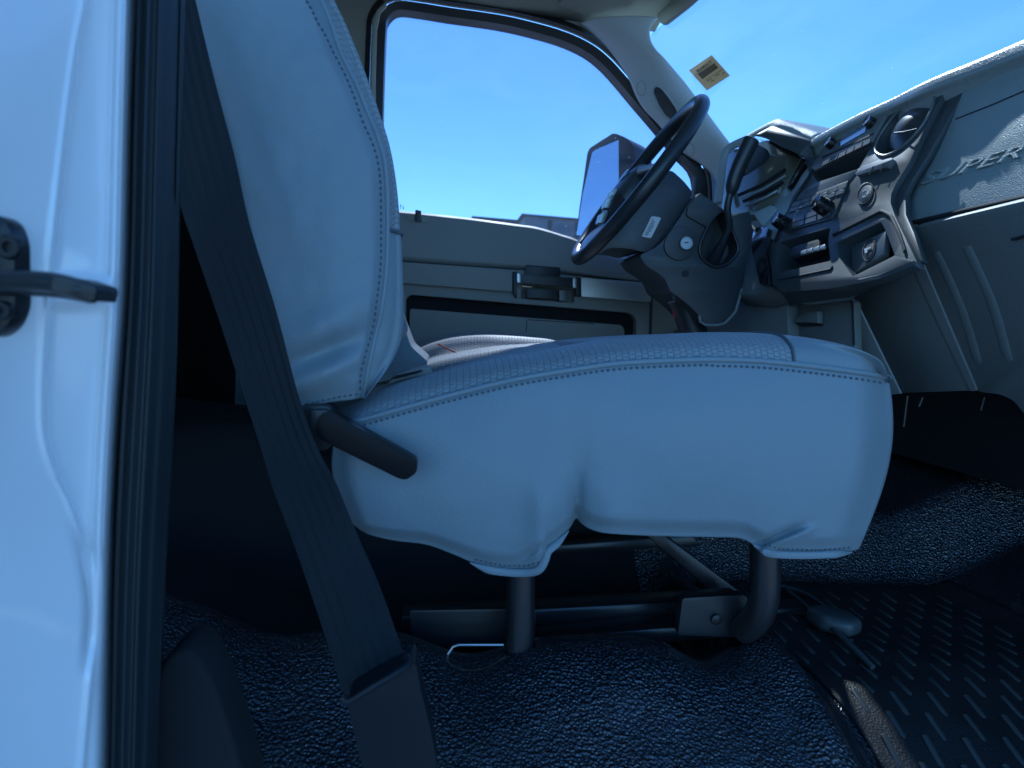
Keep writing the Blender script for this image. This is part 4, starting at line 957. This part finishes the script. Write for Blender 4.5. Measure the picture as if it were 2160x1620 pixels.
obj('tray_line', tube(BL([(300, 1585), (480, 1548), (690, 1505), (705, 1480)], .001), .0012, seg=6), M['ink'], dash)
obj('tray_bezel', tube(BL(rounded([(700, 1250), (1080, 1062), (1150, 1100), (1215, 1240), (1260, 1380)], 20)[3:-2], .001), .0025, seg=8), M['ink'], dash)
obj('panel_gap', tube([B(655, 572, .002), B(500, 840, .002), B(350, 1095, .002), B(262, 1290, .002)], .0018, seg=6), M['ink'], dash)

# light bezel left of the stack, round the instrument cluster
bz = [(130, 500), (300, 560), (470, 600), (655, 560), (600, 660), (350, 1095), (262, 1290), (235, 1450), (120, 1330), (108, 1290), (60, 1440), (20, 1560), (-60, 1620), (-60, 1560), (0, 1400), (60, 1250), (90, 1100), (78, 1062), (185, 1075), (240, 1005), (300, 900), (357, 742), (345, 680), (270, 610)]
bz_in = [(596, 592), (540, 612), (470, 680), (385, 825), (338, 935), (352, 952), (420, 880), (470, 790), (560, 680)]
bz2 = [(130, 505), (300, 560), (470, 600), (645, 572), (350, 1092), (262, 1288), (150, 1215), (185, 1076), (240, 1005), (300, 900), (357, 742), (345, 680), (270, 610)]
obj('cluster_bezel', panel([BL(bz2, -.004), BL([(p.x, p.y) for p in catmull(bz_in, 3, True)], -.004)], nF, .05, [.02], .002), M['bezel'], dash)
b2 = obj('air_vent', prism(BL([(p.x, p.y) for p in catmull([(584, 640), (540, 650), (480, 720), (400, 870), (388, 908), (425, 870), (480, 780), (560, 690)], 3, True)], -.012), nF * .01, .003), M['gloss'], dash)
obj('cluster_bezel_foot', prism(BL([(150, 1214), (262, 1288), (235, 1450), (250, 1640), (120, 1700), (-80, 1700), (20, 1500), (100, 1300)], -.012), -nF * .05, .004), M['lowdash'], dash)
obj('ashtray_knob', prism(BL([(112, 1300), (150, 1212), (205, 1195), (250, 1208), (235, 1262), (235, 1450), (255, 1640), (190, 1640), (130, 1420)], -.002, 8), nF * .010, .004, 3), M['gloss'], dash)
# left bezel edge and sill of the cluster, hood
def AP(x, y, Y): return P(*za(x, y), Y)
hood_f = [AP(1500, 520, 1.50), AP(1655, 440, 1.48), AP(1970, 560, 1.36), AP(1872, 682, 1.36), AP(1730, 620, 1.42), AP(1560, 528, 1.48)]
obj('cluster_hood', prism(hood_f, Vector((.16, 0, -.03)), .004), M['stack'], dash)
bm = bmesh.new()
def topbar(u, v):
    pts = [AP(1430, 540, 1.62), AP(1500, 498, 1.58), AP(1640, 426, 1.52), AP(1690, 436, 1.48), AP(1860, 492, 1.42), AP(1985, 542, 1.37)]
    c = catmull(pts, 6); p = c[int(round(u * (len(c) - 1)))]; a = v * math.pi * .6
    return p + Vector((.018 - .018 * math.cos(a), 0, -.012 + .018 * math.sin(a))) + Vector((.25 * max(0, v - .8) * 5, 0, -.02 * max(0, v - .8) * 5))
obj('hood_top', grid(topbar, 30, 14), M['dash'], dash, ang=180, solid=-.004)
obj('cluster_frame', tube(catmull([AP(1440, 560, 1.60), AP(1330, 610, 1.63), AP(1275, 660, 1.64), AP(1250, 760, 1.64), AP(1235, 900, 1.63), AP(1212, 1075, 1.60)], 6), .010, seg=10, flat=.6), M['bezel'], dash)
ln = obj('cluster_lens', prism([AP(1290, 650, 1.66), AP(1600, 560, 1.50), AP(1790, 690, 1.44), AP(1700, 1000, 1.44), AP(1600, 1120, 1.46), AP(1230, 1190, 1.62)], Vector((.03, 0, -.0)), .003), M['gauge'], dash)
for (pts, r, mm) in (([(1380, 1010), (1560, 930), (1760, 800)], .004, 'ink'), ([(1400, 1035), (1590, 955), (1760, 850)], .0025, 'bezel'), ([(1420, 1060), (1600, 985), (1740, 905)], .004, 'ink'), ([(1440, 1095), (1600, 1030), (1700, 975)], .003, 'silver')):
    obj('gauge_strip', tube([AP(x, y, lerp(1.53, 1.44, i / 2) - .012) for i, (x, y) in enumerate(pts)], r, seg=6), M[mm], ln)
obj('cluster_lip', prism([AP(1330, 1185, 1.53), AP(1470, 1130, 1.50), AP(1530, 1135, 1.47), AP(1640, 1090, 1.44), AP(1700, 1110, 1.42), AP(1560, 1250, 1.44), AP(1500, 1160, 1.47), AP(1335, 1205, 1.53)], Vector((.02, 0, -.01)), .002), M['bezel'], dash)

# dash top pad: rounded edge sweeping across the cab
edge_px = [(1713, 290, 1.36), (1800, 243, 1.235), (1880, 205, 1.14), (1960, 164, 1.04), (2060, 122, .95), (2160, 78, .87), (2330, 4, .75)]
EDG = catmull([P(*p) for p in edge_px] + [P(*edge_px[-1]) + Vector((0, -.27, 0))], 8)
def toppad(u, v):
    p = EDG[int(round(u * (len(EDG) - 1)))]
    r = lerp(.014, .024, u); prof = [(.035, -.075), (.020, -.050), (.006, -2.2 * r * .6), (.0, -r), (.004, -.3 * r), (.012, -.05 * r), (.03, .0), (.10, -.004), (.25, -.02), (.45, -.05)]
    f = v * (len(prof) - 1); i = min(len(prof) - 2, int(f)); x, z = (lerp(prof[i][0], prof[i + 1][0], f - i), lerp(prof[i][1], prof[i + 1][1], f - i))
    return p + Vector((x, 0, z))
obj('dash_top', grid(toppad, len(EDG) - 1, 36), M['padtop'], dash, ang=180, solid=-.004)
obj('defrost_slot', tube([PL(*zb(890, 352), Fp, .006), PL(*zb(1020, 292), Fp, .006), PL(*zb(1062, 248), Fp, .006)], .0012, seg=6), M['ink'], dash)
# far end of the pad behind the cluster
obj('dash_top_end', prism([P(1546, 330, 1.80), P(1600, 330, 1.70), P(1700, 330, 1.5), P(1690, 640, 1.5), P(1530, 560, 1.8)], Vector((.25, 0, -.02))), M['lowdash'], dash)

# passenger side: upper panel, glove box door, side panels
YG = .98
GU = plane(P(1925, 460, YG), P(2030, 195, YG), P(1925, 460, YG) + YV)
def G(x, y, o=0.0): return PL(x, y, GU, o)
gup = [(1918, 470), (1910, 440), (1908, 415), (1925, 375), (1962, 322), (2012, 232), (2040, 180), (2160, 128), (2330, 60), (2330, 378), (2160, 414)]
def tonear(q, Y=.47): return Vector((q.x, Y, q.z))
gp = obj('upper_panel', prism([(tonear(G(x, y)) if x > 2300 else G(x, y)) for x, y in rounded(gup, 10, 2)], -GU[1] * .12, .006, 3), M['dash'], dash)
obj('panel_line', tube([G(2016, 251, .0004), G(2090, 222, .0004), G(2160, 192, .0004), G(2330, 125, .0004)], .0010, seg=6), M['ink'], gp)
bm = bmesh.new()
add_text(bm, 'SUPER', G(*zb(1385, 872), .0002), G(*zb(2175, 650), .0002), G(*zb(1400, 792), .0002), G(*zb(2185, 560), .0002), .004, GU[1], shear=.45)
obj('raised_lettering', bm, M['dash'], gp)
GL = plane(P(1940, 560, YG), P(2060, 825, YG), P(1940, 560, YG) + YV)
def H(x, y, o=0.0): return PL(x, y, GL, o)
glo = [(1926, 480), (2160, 424), (2330, 385), (2330, 960), (2170, 885), (2150, 860), (2138, 845), (2110, 832), (2062, 826), (2042, 790), (1995, 680), (1946, 566)]
gd = obj('glove_box_door', prism([(tonear(H(x, y)) if x > 2300 else H(x, y)) for x, y in rounded(glo, 8, 2)], -GL[1] * .03, .005, 3), M['lowdash'], dash)
for pts in ([(1975, 528), (1992, 560), (2035, 660), (2068, 770)], [(2040, 514), (2062, 560), (2100, 650), (2132, 766)]):
    c = catmull([H(x, y, -.0028) for x, y in pts], 6); bm = bmesh.new(); add_tube(bm, c, [.0045 - .003 * (i in (0, len(c) - 1)) for i in range(len(c))], seg=16, flat=2.6, up=GL[1]); obj('moulded_rib', bm, M['lowdash'], gd)
obj('glove_latch', tube([H(2135, 505, .002), H(2165, 498, .002), H(2200, 492, .002)], .002, seg=6), M['ink'], gd)
sp_pts = [zh(860, 280), zh(1345, 50), zh(1390, 25), zh(1800, 990), zh(1215, 1010), zh(880, 330)]
kp = obj('knee_panel', prism([H(x, y, .003) for x, y in sp_pts], -GL[1] * .05, .003), M['lowdash'], dash)
obj('panel_gap', tube([G(1922, 470, .0006), G(2040, 443, .0006), tonear(G(2160, 413, .0006), .5)], .0032, seg=8), M['ink'], dash)
obj('moulded_edge', tube([H(*zh(1352, 70), -.002), H(*zh(1566, 540), -.002), H(*zh(1776, 975), -.002)], .0055, seg=16, flat=2.2, up=GL[1]), M['lowdash'], kp)
obj('lower_side_panel', prism([H(*zh(x, y), .006) for x, y in [(840, 290), (880, 310), (1225, 1015), (1130, 1025), (850, 900)]], -GL[1] * .03, .003), M['bezel'], dash)
KX = (P(1720, 680, 1.22), Vector((-1, 0, .0)))
def K(x, y, o=0.0): return PL(*zh(x, y), KX, o)
cd = obj('ashtray_door', prism([K(x, y) for x, y in rounded([(368, 352), (848, 300), (868, 316), (878, 900), (378, 900)], 8, 3)], Vector((.012, 0, 0)), .003), M['lowdash'], dash)
obj('door_tab', prism([K(x, y, .001) for x, y in [(440, 476), (470, 440), (560, 385), (640, 384), (640, 480), (552, 474)]], Vector((-.012, 0, 0)), .003), M['lowdash'], cd)
obj('tab_shadow_gap', prism([K(x, y, .001) for x, y in [(440, 482), (550, 480), (636, 484), (632, 494), (490, 500)]], Vector((-.004, 0, 0))), M['ink'], cd)
obj('door_gap', tube([K(846, 305, .001), K(858, 330, .001), K(868, 640, .001)], .0018, seg=6), M['ink'], cd)
KX2 = (P(1600, 600, 1.42), Vector((-1, 0, .0)))
def K2(x, y, o=0.0): return PL(x, y, KX2, o)
obj('column_surround', prism([K2(x, y) for x, y in [(1480, 540), (1560, 470), (1600, 520), (1622, 600), (1660, 645), (1664, 760), (1380, 780), (1385, 700), (1480, 690)]], Vector((.03, 0, 0)), .003), M['lowdash'], dash)
obj('column_cutout_rim', tube([P(*zd(x, y), 1.395) for x, y in [(1275, 1235), (1285, 1290), (1330, 1318), (1440, 1322), (1510, 1300), (1570, 1240), (1605, 1195), (1665, 990)]], .003, seg=8), M['lowdash'], dash)
for x, y0, y1 in ((1906, 835, 900), (1938, 838, 858), (2068, 838, 866)): obj('mounting_tab', tube([P(x + 8, y0, 1.10), P(x, y1, 1.10)], .0022, seg=8), M['steel'], dash)
obj('dash_shelf', box((.80, 1.36, .20), (1.36, 1.97, .27), .01), M['lowdash'], dash)
obj('heater_box', box((P(2000, 870, 1.2).x, .95, -.20), (P(2000, 870, 1.2).x + .25, 1.5, .05), .02), M['dark'], dash)
